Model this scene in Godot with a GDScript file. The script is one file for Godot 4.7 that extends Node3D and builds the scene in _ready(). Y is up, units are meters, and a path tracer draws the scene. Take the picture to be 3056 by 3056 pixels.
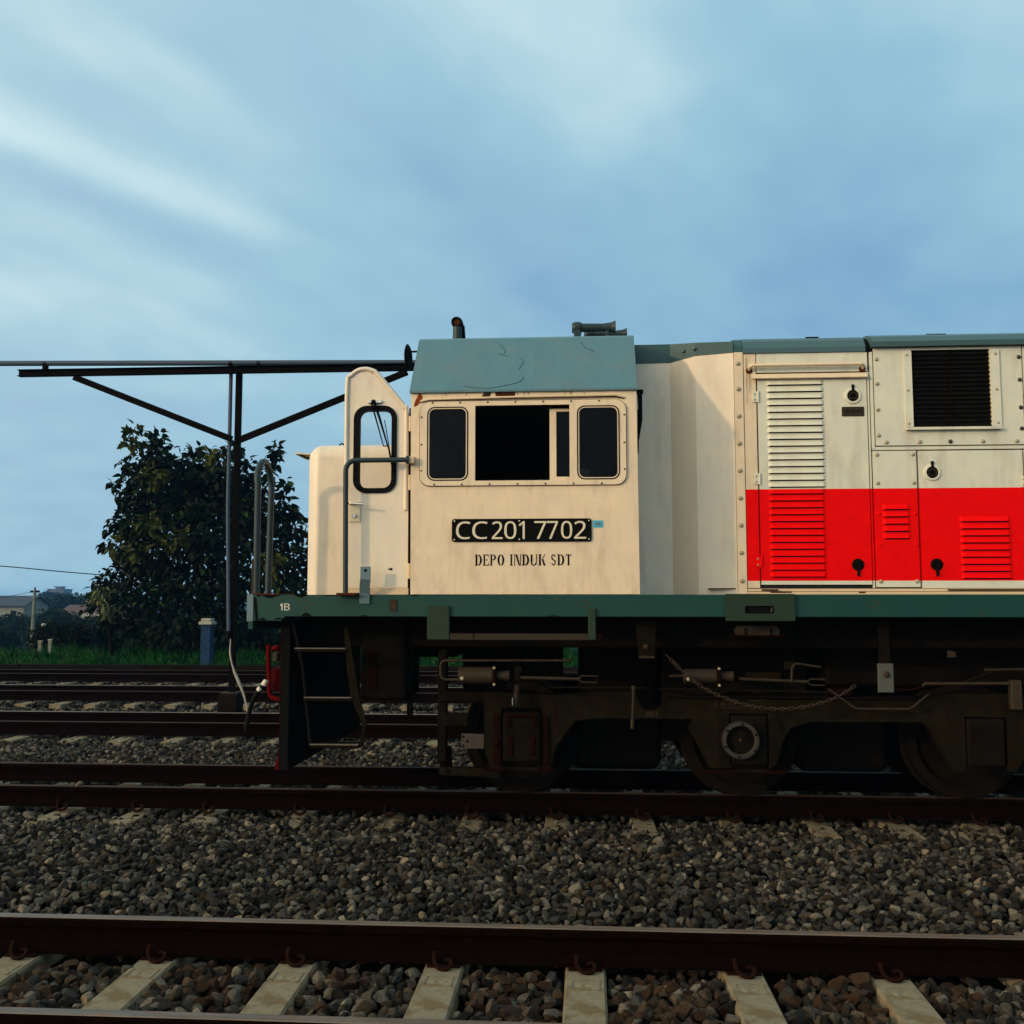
extends Node3D
# A white and red diesel locomotive standing in a ballasted yard, seen side-on from the next track. Units are metres, y is up, tracks run along x.
# Distances from the camera along -z: track A 4.2, locomotive track B 8.5, track C 12.6, track D 16.6, track E 20.3.

const ORD := ["first", "second", "third", "fourth", "fifth", "sixth", "seventh", "eighth", "ninth", "tenth", "eleventh", "twelfth", "thirteenth", "fourteenth", "fifteenth", "sixteenth", "seventeenth", "eighteenth", "nineteenth", "twentieth"]
const ALONG_X := Basis(Vector3(0, 0, 1), Vector3(0, 1, 0), Vector3(1, 0, 0))   # a profile drawn in (z, y), extruded along x
const ALONG_Y := Basis(Vector3(1, 0, 0), Vector3(0, 0, 1), Vector3(0, 1, 0))   # a profile drawn in (x, z), extruded along y

var M := {}
var T := {}
var rng := RandomNumberGenerator.new()


class Shape:
	var v := PackedVector3Array()
	var n := PackedVector3Array()

	func tri(a: Vector3, b: Vector3, c: Vector3, na: Vector3, nb: Vector3, nc: Vector3) -> void:
		var g := (b - a).cross(c - a)
		if g.length_squared() < 1e-16:
			return
		if g.dot(na + nb + nc) > 0.0:
			v.append_array(PackedVector3Array([a, c, b])); n.append_array(PackedVector3Array([na, nc, nb]))
		else:
			v.append_array(PackedVector3Array([a, b, c])); n.append_array(PackedVector3Array([na, nb, nc]))

	func quad(a: Vector3, b: Vector3, c: Vector3, d: Vector3, m: Vector3) -> void:
		tri(a, b, c, m, m, m); tri(a, c, d, m, m, m)

	func quad4(p: Array, m: Array) -> void:
		tri(p[0], p[1], p[2], m[0], m[1], m[2]); tri(p[0], p[2], p[3], m[0], m[2], m[3])

	# a box with chamfered edges
	func box(c: Vector3, s: Vector3, bev := 0.004, b := Basis()) -> Shape:
		var h := s * 0.5
		bev = minf(bev, minf(h.x, minf(h.y, h.z)) * 0.8)
		for ax in 3:
			for sg in [-1.0, 1.0]:
				var u := (ax + 1) % 3
				var w := (ax + 2) % 3
				var m := Vector3(); m[ax] = sg
				var q := []
				for k in [[-1, -1], [1, -1], [1, 1], [-1, 1]]:
					var p := Vector3(); p[ax] = sg * h[ax]; p[u] = k[0] * (h[u] - bev); p[w] = k[1] * (h[w] - bev)
					q.append(c + b * p)
				quad(q[0], q[1], q[2], q[3], b * m)
		if bev > 0.0:
			for ax in 3:
				var u := (ax + 1) % 3
				var w := (ax + 2) % 3
				for su in [-1.0, 1.0]:
					for sw in [-1.0, 1.0]:
						var m := Vector3(); m[u] = su; m[w] = sw
						var q := []
						for k in [[-1, 0], [1, 0], [1, 1], [-1, 1]]:
							var p := Vector3(); p[ax] = k[0] * (h[ax] - bev)
							p[u] = su * (h[u] if k[1] == 0 else h[u] - bev); p[w] = sw * (h[w] - bev if k[1] == 0 else h[w])
							q.append(c + b * p)
						quad(q[0], q[1], q[2], q[3], b * m.normalized())
			for sx in [-1.0, 1.0]:
				for sy in [-1.0, 1.0]:
					for sz in [-1.0, 1.0]:
						var m := Vector3(sx, sy, sz)
						var e := h - Vector3.ONE * bev
						var m2 := (b * m).normalized()
						tri(c + b * (m * Vector3(h.x, e.y, e.z)), c + b * (m * Vector3(e.x, h.y, e.z)), c + b * (m * Vector3(e.x, e.y, h.z)), m2, m2, m2)
		return self

	# a box whose edges and corners are rounded with radius r
	func round_box(c: Vector3, s: Vector3, r: float, seg := 4) -> Shape:
		var g := []
		for k in seg + 1:
			g.append(-tan(PI / 4 * (1.0 - float(k) / seg)))
		for k in seg + 1:
			g.append(tan(PI / 4 * (float(k) / seg)))
		var h := s * 0.5 - Vector3.ONE * r
		for ax in 3:
			for sg in [-1.0, 1.0]:
				var u := (ax + 1) % 3
				var w := (ax + 2) % 3
				for i in g.size() - 1:
					for j in g.size() - 1:
						var ps := []
						var ns := []
						for k in [[0, 0], [1, 0], [1, 1], [0, 1]]:
							var ii: int = i + k[0]
							var jj: int = j + k[1]
							var d := Vector3(); d[ax] = sg; d[u] = g[ii]; d[w] = g[jj]
							var o := Vector3(); o[ax] = sg * h[ax]; o[u] = h[u] * (-1.0 if ii <= seg else 1.0); o[w] = h[w] * (-1.0 if jj <= seg else 1.0)
							d = d.normalized()
							ps.append(c + o + d * r); ns.append(d)
						quad4(ps, ns)
		return self

	# a round bar through points; radius may be one number or one per point
	func tube(pts: Array, rad, seg := 8, caps := true, flat := 1.0) -> Shape:
		var ring0 := []
		var nor0 := []
		var t0: Vector3 = (pts[1] - pts[0]).normalized()
		var up := Vector3.UP if absf(t0.y) < 0.9 else Vector3.RIGHT
		var x := t0.cross(up).normalized()
		for i in pts.size():
			var t: Vector3
			if i == 0: t = t0
			elif i == pts.size() - 1: t = (pts[i] - pts[i - 1]).normalized()
			else: t = ((pts[i] - pts[i - 1]).normalized() + (pts[i + 1] - pts[i]).normalized()).normalized()
			x = (x - t * x.dot(t)).normalized()
			var y := t.cross(x)
			var r: float = rad[i] if rad is Array else rad
			var ring := []
			var nor := []
			for k in seg:
				var a := TAU * k / seg
				var d := x * cos(a) + y * sin(a) * flat
				ring.append(pts[i] + d * r); nor.append((x * cos(a) + y * sin(a)).normalized())
			if i > 0:
				for k in seg:
					var l := (k + 1) % seg
					quad4([ring0[k], ring0[l], ring[l], ring[k]], [nor0[k], nor0[l], nor[l], nor[k]])
			if caps and (i == 0 or i == pts.size() - 1):
				var m := -t if i == 0 else t
				for k in range(1, seg - 1):
					tri(ring[0], ring[k], ring[k + 1], m, m, m)
			ring0 = ring; nor0 = nor
		return self

	# a turned solid: profile of (radius, along), round the axis
	func lathe(prof: Array, o: Vector3, axis: Vector3, seg := 16) -> Shape:
		axis = axis.normalized()
		var x := axis.cross(Vector3.UP if absf(axis.y) < 0.9 else Vector3.RIGHT).normalized()
		var y := axis.cross(x)
		for i in prof.size() - 1:
			var p: Vector2 = prof[i]
			var q: Vector2 = prof[i + 1]
			var e := q - p
			for k in seg:
				var a := TAU * k / seg
				var b := TAU * (k + 1) / seg
				var da := x * cos(a) + y * sin(a)
				var db := x * cos(b) + y * sin(b)
				var na := (da * e.y - axis * e.x).normalized()
				var nb := (db * e.y - axis * e.x).normalized()
				if e.length() < 1e-6: continue
				quad4([o + da * p.x + axis * p.y, o + db * p.x + axis * p.y, o + db * q.x + axis * q.y, o + da * q.x + axis * q.y], [na, nb, nb, na])
		return self

	# a flat shape with holes, z0 to z1, in its own axes
	func plate(outer: PackedVector2Array, holes: Array, z0: float, z1: float, at := Transform3D()) -> Shape:
		var lo := Vector2(1e9, 1e9)
		var hi := -lo
		for p in outer:
			lo = lo.min(p); hi = hi.max(p)
		var cuts := [lo.x - 1.0]
		for hole in holes:
			var mid := 0.0
			for p in hole: mid += p.x / hole.size()
			cuts.append(mid)
		cuts.append(hi.x + 1.0)
		cuts.sort()
		for i in cuts.size() - 1:
			var pieces: Array = [outer]
			if holes.size():
				pieces = Geometry2D.intersect_polygons(outer, PackedVector2Array([Vector2(cuts[i], lo.y - 1), Vector2(cuts[i + 1], lo.y - 1), Vector2(cuts[i + 1], hi.y + 1), Vector2(cuts[i], hi.y + 1)]))
				for hole in holes:
					var next := []
					for p in pieces: next.append_array(Geometry2D.clip_polygons(p, hole))
					pieces = next
			for p in pieces:
				var ix := Geometry2D.triangulate_polygon(p)
				for k in range(0, ix.size(), 3):
					for z in [z0, z1]:
						var m := at.basis * Vector3(0, 0, 1.0 if z == z1 else -1.0)
						tri(at * Vector3(p[ix[k]].x, p[ix[k]].y, z), at * Vector3(p[ix[k + 1]].x, p[ix[k + 1]].y, z), at * Vector3(p[ix[k + 2]].x, p[ix[k + 2]].y, z), m, m, m)
		var loops := [[outer, 1.0]]
		for hole in holes: loops.append([hole, -1.0])
		for l in loops:
			var p: PackedVector2Array = l[0]
			var turn := (-1.0 if Geometry2D.is_polygon_clockwise(p) else 1.0) * l[1] as float
			for k in p.size():
				var a := p[k]
				var b := p[(k + 1) % p.size()]
				var e := (b - a).normalized()
				var m := at.basis * (Vector3(e.y, -e.x, 0) * turn)
				quad(at * Vector3(a.x, a.y, z0), at * Vector3(b.x, b.y, z0), at * Vector3(b.x, b.y, z1), at * Vector3(a.x, a.y, z1), m.normalized())
		return self

	func commit(m: Material) -> ArrayMesh:
		var out := ArrayMesh.new()
		add_to(out, m)
		return out

	func add_to(out: ArrayMesh, m: Material) -> void:
		var a := []
		a.resize(Mesh.ARRAY_MAX)
		a[Mesh.ARRAY_VERTEX] = v
		a[Mesh.ARRAY_NORMAL] = n
		out.add_surface_from_arrays(Mesh.PRIMITIVE_TRIANGLES, a)
		out.surface_set_material(out.get_surface_count() - 1, m)


# ---------------------------------------------------------------- naming and placing
func thing(called: String, label: String, category: String, at := Vector3.ZERO, group := "") -> Node3D:
	var o := Node3D.new()
	o.name = called
	add_child(o, true)
	o.position = at
	tag(o, label, category, group)
	return o


func tag(o: Node3D, label: String, category: String, group := "") -> void:
	o.set_meta("label", label)
	o.set_meta("category", category)
	if group: o.set_meta("group", group)


func obj(called: String, s: Shape, m: Material, parent: Node3D = self, at := Vector3.ZERO) -> MeshInstance3D:
	return put(called, s.commit(m), parent, at)


func put(called: String, mesh: Mesh, parent: Node3D = self, at := Vector3.ZERO) -> MeshInstance3D:
	var o := MeshInstance3D.new()
	o.name = called
	o.mesh = mesh
	o.position = at
	parent.add_child(o, true)
	return o


func part(called: String, parent: Node3D, at := Vector3.ZERO) -> Node3D:
	var o := Node3D.new()
	o.name = called
	o.position = at
	parent.add_child(o, true)
	return o


func scatter(called: String, mesh: Mesh, m: Material, places: Array, colors: PackedColorArray, parent: Node3D = self) -> MultiMeshInstance3D:
	var mm := MultiMesh.new()
	mm.transform_format = MultiMesh.TRANSFORM_3D
	mm.use_colors = true
	mm.mesh = mesh
	mm.instance_count = places.size()
	for i in places.size():
		mm.set_instance_transform(i, places[i])
		mm.set_instance_color(i, colors[i])
	var o := MultiMeshInstance3D.new()
	o.name = called
	o.multimesh = mm
	o.material_override = m
	o.set_meta("kind", "stuff")
	parent.add_child(o, true)
	return o


func rect(x0: float, x1: float, y0: float, y1: float, r := 0.0, seg := 5) -> PackedVector2Array:
	if r <= 0.0:
		return PackedVector2Array([Vector2(x0, y0), Vector2(x1, y0), Vector2(x1, y1), Vector2(x0, y1)])
	var p := PackedVector2Array()
	for k in [[x1 - r, y1 - r, 0], [x0 + r, y1 - r, 1], [x0 + r, y0 + r, 2], [x1 - r, y0 + r, 3]]:
		for i in seg + 1:
			var a: float = PI / 2 * (k[2] + float(i) / seg)
			p.append(Vector2(k[0] + r * cos(a), k[1] + r * sin(a)))
	return p


func poly(flat: Array) -> PackedVector2Array:
	var p := PackedVector2Array()
	for i in range(0, flat.size(), 2): p.append(Vector2(flat[i], flat[i + 1]))
	return p


func bx(x0: float, x1: float, y0: float, y1: float, z0: float, z1: float, bev := 0.004) -> Shape:
	return Shape.new().box(Vector3(x0 + x1, y0 + y1, z0 + z1) * 0.5, Vector3(absf(x1 - x0), absf(y1 - y0), absf(z1 - z0)), bev)


# a smooth path through points
func curve(pts: Array, per := 6) -> Array:
	var out := []
	for i in pts.size() - 1:
		var a: Vector3 = pts[maxi(i - 1, 0)]
		var b: Vector3 = pts[i]
		var c: Vector3 = pts[i + 1]
		var d: Vector3 = pts[mini(i + 2, pts.size() - 1)]
		for k in per: out.append(b.cubic_interpolate(c, a, d, float(k) / per))
	out.append(pts[-1])
	return out


# a path of straight runs whose corners are bent with radius r
func bent(pts: Array, r: float, seg := 6) -> Array:
	var out := [pts[0]]
	for i in range(1, pts.size() - 1):
		var p: Vector3 = pts[i]
		var a: Vector3 = (pts[i - 1] - p)
		var b: Vector3 = (pts[i + 1] - p)
		var k: float = minf(r, minf(a.length(), b.length()) * 0.49)
		var s := p + a.normalized() * k
		var e := p + b.normalized() * k
		for j in seg + 1:
			var t := float(j) / seg
			out.append(s.lerp(p, t).lerp(p.lerp(e, t), t))
	out.append(pts[-1])
	return out


func text(called: String, words: String, family: String, weight: int, box: Rect2, z: float, depth: float, m: Material, parent: Node3D) -> void:
	var f := SystemFont.new()
	f.font_names = PackedStringArray([family])
	f.font_weight = weight
	var t := TextMesh.new()
	t.text = words
	t.font = f
	t.font_size = 48
	t.pixel_size = 0.01
	t.depth = depth
	t.curve_step = 1.0
	t.material = m
	var b := t.get_aabb()
	var o := put(called, t, parent)
	var k := Vector3(box.size.x / maxf(b.size.x, 0.001), box.size.y / maxf(b.size.y, 0.001), 1.0)
	o.scale = k
	o.position = Vector3(box.position.x, box.position.y, z) - Vector3(b.position.x * k.x, b.position.y * k.y, -depth * 0.5)


# ---------------------------------------------------------------- textures and materials
func noise_image(seed_: int, freq: float, oct: int, size := 512, kind := FastNoiseLite.TYPE_SIMPLEX_SMOOTH) -> Image:
	var f := FastNoiseLite.new()
	f.seed = seed_
	f.noise_type = kind
	f.frequency = freq
	f.fractal_octaves = oct
	return f.get_seamless_image(size, size)


func blend_image(size: int, layers: Array, paint: Callable) -> ImageTexture:
	var im := Image.create(size, size, false, Image.FORMAT_RGBA8)
	var raw := []
	for l in layers: raw.append(l.get_data())
	var k := layers.size()
	var out := PackedByteArray()
	out.resize(size * size * 4)
	var val := PackedFloat32Array()
	val.resize(k)
	for i in size * size:
		for j in k: val[j] = raw[j][i] / 255.0
		var c: Color = paint.call(val)
		out[i * 4] = clampi(int(c.r * 255.0), 0, 255)
		out[i * 4 + 1] = clampi(int(c.g * 255.0), 0, 255)
		out[i * 4 + 2] = clampi(int(c.b * 255.0), 0, 255)
		out[i * 4 + 3] = clampi(int(c.a * 255.0), 0, 255)
	im.set_data(size, size, false, Image.FORMAT_RGBA8, out)
	return ImageTexture.create_from_image(im)


func make_textures() -> void:
	var a := noise_image(3, 0.008, 5, 256)
	var b := noise_image(7, 0.03, 4, 256)
	var c := noise_image(11, 0.15, 3, 256)
	var d := noise_image(19, 0.05, 4, 256, FastNoiseLite.TYPE_CELLULAR)
	# weathered paint: near white, faint mottling, small brown specks
	T.paint = blend_image(256, [a, b, c], func(v):
		var t: float = 0.90 + 0.10 * (0.5 * v[0] + 0.3 * v[1] + 0.2 * v[2])
		var speck := clampf((v[2] - 0.80) * 6.0, 0.0, 1.0) * clampf((v[1] - 0.45) * 4.0, 0.0, 1.0)
		return Color(t, t * (1.0 - 0.02 * v[1]), t * (1.0 - 0.05 * v[0])).lerp(Color(0.52, 0.40, 0.28), speck * 0.55))
	# grime that runs down, to lay over paint
	T.grime = blend_image(256, [a, b, c], func(v):
		var k: float = clampf((v[0] * 0.6 + v[1] * 0.4 - 0.52) * 3.5, 0.0, 1.0) * (0.4 + 0.6 * v[2])
		return Color(0.50, 0.37, 0.23, k * 0.27))
	# rust blooming through
	T.rust_over = blend_image(256, [a, b, c], func(v):
		var k := clampf((v[1] * 0.6 + v[2] * 0.25 + v[0] * 0.15 - 0.68) * 7.0, 0.0, 1.0)
		return Color(0.24 + 0.1 * v[2], 0.14 + 0.05 * v[2], 0.07, k * 0.8))
	T.steel = blend_image(256, [a, b, c], func(v):
		var t: float = 0.45 + 0.55 * (0.4 * v[0] + 0.35 * v[1] + 0.25 * v[2])
		return Color(t, t * 0.97, t * 0.92).lerp(Color(t, t * 0.66, t * 0.42), clampf((v[1] - 0.55) * 3.0, 0.0, 0.8)))
	T.concrete = blend_image(256, [a, b, c, d], func(v):
		var t: float = 0.70 + 0.30 * (0.4 * v[0] + 0.3 * v[1] + 0.3 * v[2])
		if v[2] > 0.83: t *= 0.75
		return Color(t, t * 0.985, t * 0.94).lerp(Color(t * 0.72, t * 0.62, t * 0.48), clampf((v[0] - 0.52) * 2.5, 0.0, 0.6)))
	T.soil = blend_image(256, [a, b, c], func(v):
		var t: float = 0.5 + 0.5 * (0.3 * v[0] + 0.3 * v[1] + 0.4 * v[2])
		return Color(t, t * 0.95, t * 0.86))
	T.rough = blend_image(256, [a, b, c], func(v):
		var t: float = 0.72 + 0.28 * (0.5 * v[0] + 0.3 * v[1] + 0.2 * v[2])
		return Color(t, t, t))
	T.grain = blend_image(256, [b, c], func(v):
		var t: float = 0.4 * v[0] + 0.6 * v[1]
		return Color(t, t, t))
	T.dent = blend_image(256, [a], func(v): return Color(v[0], v[0], v[0]))


func lin(r: float, g: float, b: float) -> Color:
	return Color(r, g, b).linear_to_srgb()


func mat(c: Color, rough := 0.6, metal := 0.0, tex: Texture2D = null, scale := Vector3.ONE, spec := 0.5) -> StandardMaterial3D:
	var m := StandardMaterial3D.new()
	m.albedo_color = c
	m.roughness = rough
	m.metallic = metal
	m.metallic_specular = spec
	m.uv1_triplanar = true
	m.uv1_scale = scale
	if tex: m.albedo_texture = tex
	return m


func over(m: StandardMaterial3D, tex: Texture2D, scale: Vector3) -> StandardMaterial3D:
	m.detail_enabled = true
	m.detail_albedo = tex
	m.detail_blend_mode = BaseMaterial3D.BLEND_MODE_MIX
	m.detail_uv_layer = BaseMaterial3D.DETAIL_UV_2
	m.uv2_triplanar = true
	m.uv2_scale = scale
	return m


func relief(m: StandardMaterial3D, tex: Texture2D, cm: float) -> StandardMaterial3D:
	m.heightmap_enabled = true
	m.heightmap_texture = tex
	m.heightmap_scale = cm
	return m


func make_materials() -> void:
	var one := Vector3.ONE
	M.cream = relief(over(mat(lin(0.80, 0.64, 0.455), 0.42, 0.0, T.paint, one * 1.3), T.grime, Vector3(2.2, 0.55, 2.2)), T.dent, 0.25)
	M.cream_clean = over(mat(lin(0.81, 0.70, 0.56), 0.36, 0.0, T.paint, one * 1.1), T.grime, Vector3(1.3, 0.3, 1.3))
	M.cream_rusty = over(mat(lin(0.70, 0.53, 0.34), 0.55, 0.0, T.paint, one * 2.0), T.rust_over, Vector3(2.6, 5.0, 2.6))
	M.hood = over(mat(lin(0.705, 0.695, 0.575), 0.42, 0.0, T.paint, one * 1.3), T.grime, Vector3(1.6, 0.4, 1.6))
	M.red = mat(lin(0.88, 0.0025, 0.0025), 0.5, 0.0, T.paint, one * 1.5, 0.12)
	M.teal_roof = relief(over(mat(lin(0.070, 0.175, 0.215), 0.5, 0.0, T.paint, one * 1.2), T.grime, Vector3(0.8, 1.3, 0.8)), T.dent, 0.9)
	M.teal_band = mat(lin(0.012, 0.062, 0.070), 0.5, 0.0, T.paint, one * 1.5)
	M.teal_cap = mat(lin(0.045, 0.105, 0.118), 0.5, 0.0, T.paint, one * 1.5)
	M.sill = over(mat(lin(0.007, 0.050, 0.042), 0.5, 0.0, T.paint, one * 1.4, 0.35), T.rust_over, Vector3(0.5, 0.9, 0.5))
	M.sill_olive = mat(lin(0.017, 0.036, 0.021), 0.6, 0.0, T.paint, one * 1.4, 0.3)
	M.pipe_blue = mat(lin(0.020, 0.038, 0.044), 0.45, 0.0, T.paint, one * 2.5, 0.35)
	M.bracket_blue = mat(lin(0.10, 0.17, 0.20), 0.45, 0.0, T.paint, one * 2.5)
	M.black = mat(lin(0.006, 0.006, 0.006), 0.75, 0.0, null, one, 0.06)
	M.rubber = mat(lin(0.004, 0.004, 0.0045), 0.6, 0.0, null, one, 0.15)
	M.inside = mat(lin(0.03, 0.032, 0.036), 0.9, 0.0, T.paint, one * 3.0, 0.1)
	M.frame_dark = mat(lin(0.0155, 0.0138, 0.0115), 0.85, 0.0, T.steel, one * 2.5, 0.03)
	M.frame_olive = mat(lin(0.0195, 0.0175, 0.0105), 0.85, 0.0, T.steel, one * 2.5, 0.05)
	M.frame_rust = mat(lin(0.017, 0.0055, 0.0025), 0.85, 0.0, T.steel, one * 4.0, 0.1)
	M.worn_steel = mat(lin(0.075, 0.06, 0.045), 0.6, 0.15, T.steel, one * 5.0, 0.25)
	M.step_edge = mat(lin(0.35, 0.33, 0.29), 0.4, 0.5, T.steel, one * 6.0)
	M.chrome = mat(lin(0.6, 0.58, 0.52), 0.25, 0.8)
	M.bolt = mat(lin(0.42, 0.36, 0.25), 0.4, 0.2, T.paint, one * 8.0)
	M.bolt_dark = mat(lin(0.03, 0.025, 0.02), 0.5, 0.2)
	M.rust = mat(lin(0.42, 0.10, 0.015), 0.9, 0.0, T.steel, one * 9.0, 0.2)
	M.rust_dark = mat(lin(0.12, 0.045, 0.018), 0.9, 0.0, T.steel, one * 9.0, 0.2)
	M.glass = StandardMaterial3D.new()
	M.glass.transparency = BaseMaterial3D.TRANSPARENCY_ALPHA
	M.glass.albedo_color = Color(0.02, 0.02, 0.06, 0.05)
	M.glass.metallic_specular = 0.17
	M.glass.roughness = 0.03
	M.white_mark = mat(lin(0.62, 0.60, 0.52), 0.6, 0.0, T.paint, one * 4.0)
	M.cream_letter = mat(lin(0.70, 0.62, 0.46), 0.5, 0.0, T.paint, one * 6.0)
	M.sticker_blue = mat(lin(0.03, 0.36, 0.52), 0.4)
	M.plaque = mat(lin(0.065, 0.055, 0.04), 0.65, 0.1, T.steel, one * 9.0, 0.25)
	M.red_dark = mat(lin(0.085, 0.0018, 0.0014), 0.7, 0.0, T.paint, one * 3.0, 0.1)
	M.sleeper = relief(mat(lin(0.285, 0.245, 0.175), 0.9, 0.0, T.concrete, one * 1.9, 0.25), T.grain, 0.25)
	M.rail = mat(lin(0.0085, 0.0042, 0.0030), 0.9, 0.0, T.steel, one * 3.0, 0.04)
	M.rail_top = mat(lin(0.24, 0.205, 0.175), 0.5, 0.25, T.steel, Vector3(0.7, 6, 12))
	M.rail_top_dull = mat(lin(0.085, 0.062, 0.05), 0.7, 0.1, T.steel, Vector3(0.7, 6, 12), 0.2)
	M.clip = mat(lin(0.022, 0.0075, 0.004), 0.8, 0.0, T.steel, one * 9.0, 0.15)
	M.stone = relief(mat(Color.WHITE, 0.9, 0.0, T.concrete, one * 0.6, 0.25), T.grain, 0.2)
	M.stone.vertex_color_use_as_albedo = true
	M.soil = relief(mat(lin(0.006, 0.005, 0.004), 0.95, 0.0, T.soil, one * 1.6, 0.05), T.grain, 1.5)
	M.soil.uv1_world_triplanar = true
	M.field = relief(mat(lin(0.008, 0.020, 0.005), 0.95, 0.0, T.soil, one * 0.2, 0.1), T.grain, 3.0)
	M.field.uv1_world_triplanar = true
	M.leaf = mat(Color.WHITE, 0.6, 0.0, null, one, 0.2)
	M.leaf.vertex_color_use_as_albedo = true
	M.leaf.backlight_enabled = true
	M.leaf.backlight = Color(0.2, 0.25, 0.1)
	M.grass = mat(Color.WHITE, 0.7, 0.0, null, one, 0.2)
	M.grass.vertex_color_use_as_albedo = true
	M.dirt = mat(Color(0.36, 0.24, 0.13, 0.16), 0.8, 0.0, T.rough, one * 14.0, 0.2)
	M.dirt.transparency = BaseMaterial3D.TRANSPARENCY_ALPHA
	M.coupler_red = mat(lin(0.055, 0.0015, 0.0015), 0.7, 0.0, T.steel, one * 5.0, 0.1)
	M.bark = relief(mat(lin(0.014, 0.011, 0.008), 0.95, 0.0, T.steel, Vector3(4, 1, 4), 0.1), T.grain, 1.0)
	M.gantry = mat(lin(0.0065, 0.005, 0.0045), 0.75, 0.0, T.steel, one * 3.0, 0.12)
	M.gantry_pipe = mat(lin(0.05, 0.075, 0.12), 0.5, 0.0, T.paint, one * 2.0, 0.3)
	M.hose_white = mat(lin(0.27, 0.235, 0.185), 0.7, 0.0, T.paint, one * 6.0)
	M.pillar_blue = mat(lin(0.018, 0.055, 0.15), 0.8, 0.0, T.concrete, one * 2.0, 0.2)
	M.pillar_white = mat(lin(0.42, 0.44, 0.40), 0.8, 0.0, T.concrete, one * 2.0)
	M.wall_pale = mat(lin(0.27, 0.30, 0.29), 0.9, 0.0, T.concrete, one * 0.4)
	M.roof_blue = mat(lin(0.03, 0.06, 0.11), 0.7, 0.0, T.steel, one * 0.6)
	M.roof_red = mat(lin(0.14, 0.075, 0.06), 0.8, 0.0, T.steel, one * 0.6)
	M.roof_pale = mat(lin(0.36, 0.38, 0.35), 0.6, 0.0, T.steel, one * 0.6)
	M.tower = mat(lin(0.16, 0.15, 0.16), 0.9, 0.0, T.concrete, one * 0.2)
	M.tower_dark = mat(lin(0.05, 0.06, 0.075), 0.8)
	M.pole_pale = mat(lin(0.20, 0.23, 0.20), 0.85, 0.0, T.concrete, one * 1.0)
	M.kerb = mat(lin(0.012, 0.010, 0.0085), 0.9, 0.0, T.concrete, one * 1.2, 0.1)


# ---------------------------------------------------------------- sky
func sky_color(d: Vector3, na: FastNoiseLite, nb: FastNoiseLite, sun: Vector3) -> Color:
	var y := maxf(d.y, 0.0)
	var k := y + 0.05
	var c := cos(deg_to_rad(22.8))
	var s := sin(deg_to_rad(22.8))
	var q := (d.x * c + d.z * s) / k                 # across the cloud streets
	var l := (d.x * s - d.z * c) / k                 # along them
	var wob := na.get_noise_2d(l * 0.35, q * 0.7) * 0.16
	var w := q + wob * 0.6
	var low := clampf(1.0 - y / 0.42, 0.0, 1.0)
	var t := 0.45 + 0.07 * nb.get_noise_2d(w * 1.5, l * 0.6) + 0.15 * na.get_noise_2d(q * 1.7 + 50.0, l * 1.7) + 0.07 * na.get_noise_2d(q * 3.0 + 9.0, l * 1.1) + 0.07 * na.get_noise_2d(q * 8.0 + 30.0, l * 4.0)
	for f in [[-1.65, 0.085, 0.34, 1.25, 0.70, 0.30], [-2.0, 0.09, 0.10, 1.8, 0.6], [-2.45, 0.22, 0.18, 2.2, 1.5], [-0.62, 0.12, 0.26, 1.35, 1.0], [-1.27, 0.10, 0.14, 1.4, 0.9], [-0.12, 0.25, 0.10, 1.5, 1.0], [-1.08, 0.15, -0.20, 1.9, 1.4], [-1.42, 0.09, -0.14, 1.3, 0.8], [-0.40, 0.26, -0.30, 2.6, 1.1], [-0.9, 0.5, -0.10, 2.8, 1.0], [-1.84, 0.07, -0.10, 1.7, 0.9]]:
		var e: float = (w - f[0] - (f[5] * (l - 1.5) if f.size() > 5 else 0.0)) / f[1]
		var g: float = (l - f[3]) / f[4]
		t += f[2] * exp(-e * e * 0.5) * exp(-pow(absf(g), 3.0))
	t += 0.18 * clampf((y - 0.26) / 0.30, 0.0, 1.0) - 0.20 * low * low * clampf(y / 0.10, 0.0, 1.0)
	t = clampf(t, 0.0, 1.15)
	var lo := Color(0.135, 0.335, 0.575)
	var mid := Color(0.250, 0.505, 0.665)
	var hi := Color(0.58, 0.79, 0.86)
	var col := lo.lerp(mid, clampf(t * 2.0, 0.0, 1.0)).lerp(hi, clampf(t * 2.0 - 1.0, 0.0, 1.3))
	# haze lit up round the low sun
	var ang := rad_to_deg(acos(clampf(d.dot(sun), -1.0, 1.0)))
	var glow := 2.8 * exp(-ang * ang / (2.0 * 20.0 * 20.0)) + 1.45 * exp(-ang / 40.0)
	return Color(col.r + glow, col.g + glow * 0.78, col.b + glow * 0.48)


func make_sky(sun: Vector3) -> ImageTexture:
	var na := FastNoiseLite.new()
	na.seed = 21; na.noise_type = FastNoiseLite.TYPE_SIMPLEX_SMOOTH; na.frequency = 0.8; na.fractal_octaves = 4
	var nb := FastNoiseLite.new()
	nb.seed = 5; nb.noise_type = FastNoiseLite.TYPE_SIMPLEX_SMOOTH; nb.frequency = 0.7; nb.fractal_octaves = 3
	var w := 1024
	var h := 512
	var im := Image.create(w, h, false, Image.FORMAT_RGBF)
	for j in h:
		var el := PI * (0.5 - (j + 0.5) / h)
		for i in w:
			if el < -0.02:
				im.set_pixel(i, j, Color(0.10, 0.12, 0.13))
				continue
			var az := TAU * (i + 0.5) / w                # the picture's edge looks along -z
			im.set_pixel(i, j, sky_color(Vector3(sin(az) * cos(el), sin(el), -cos(az) * cos(el)), na, nb, sun))
	return ImageTexture.create_from_image(im)


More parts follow.
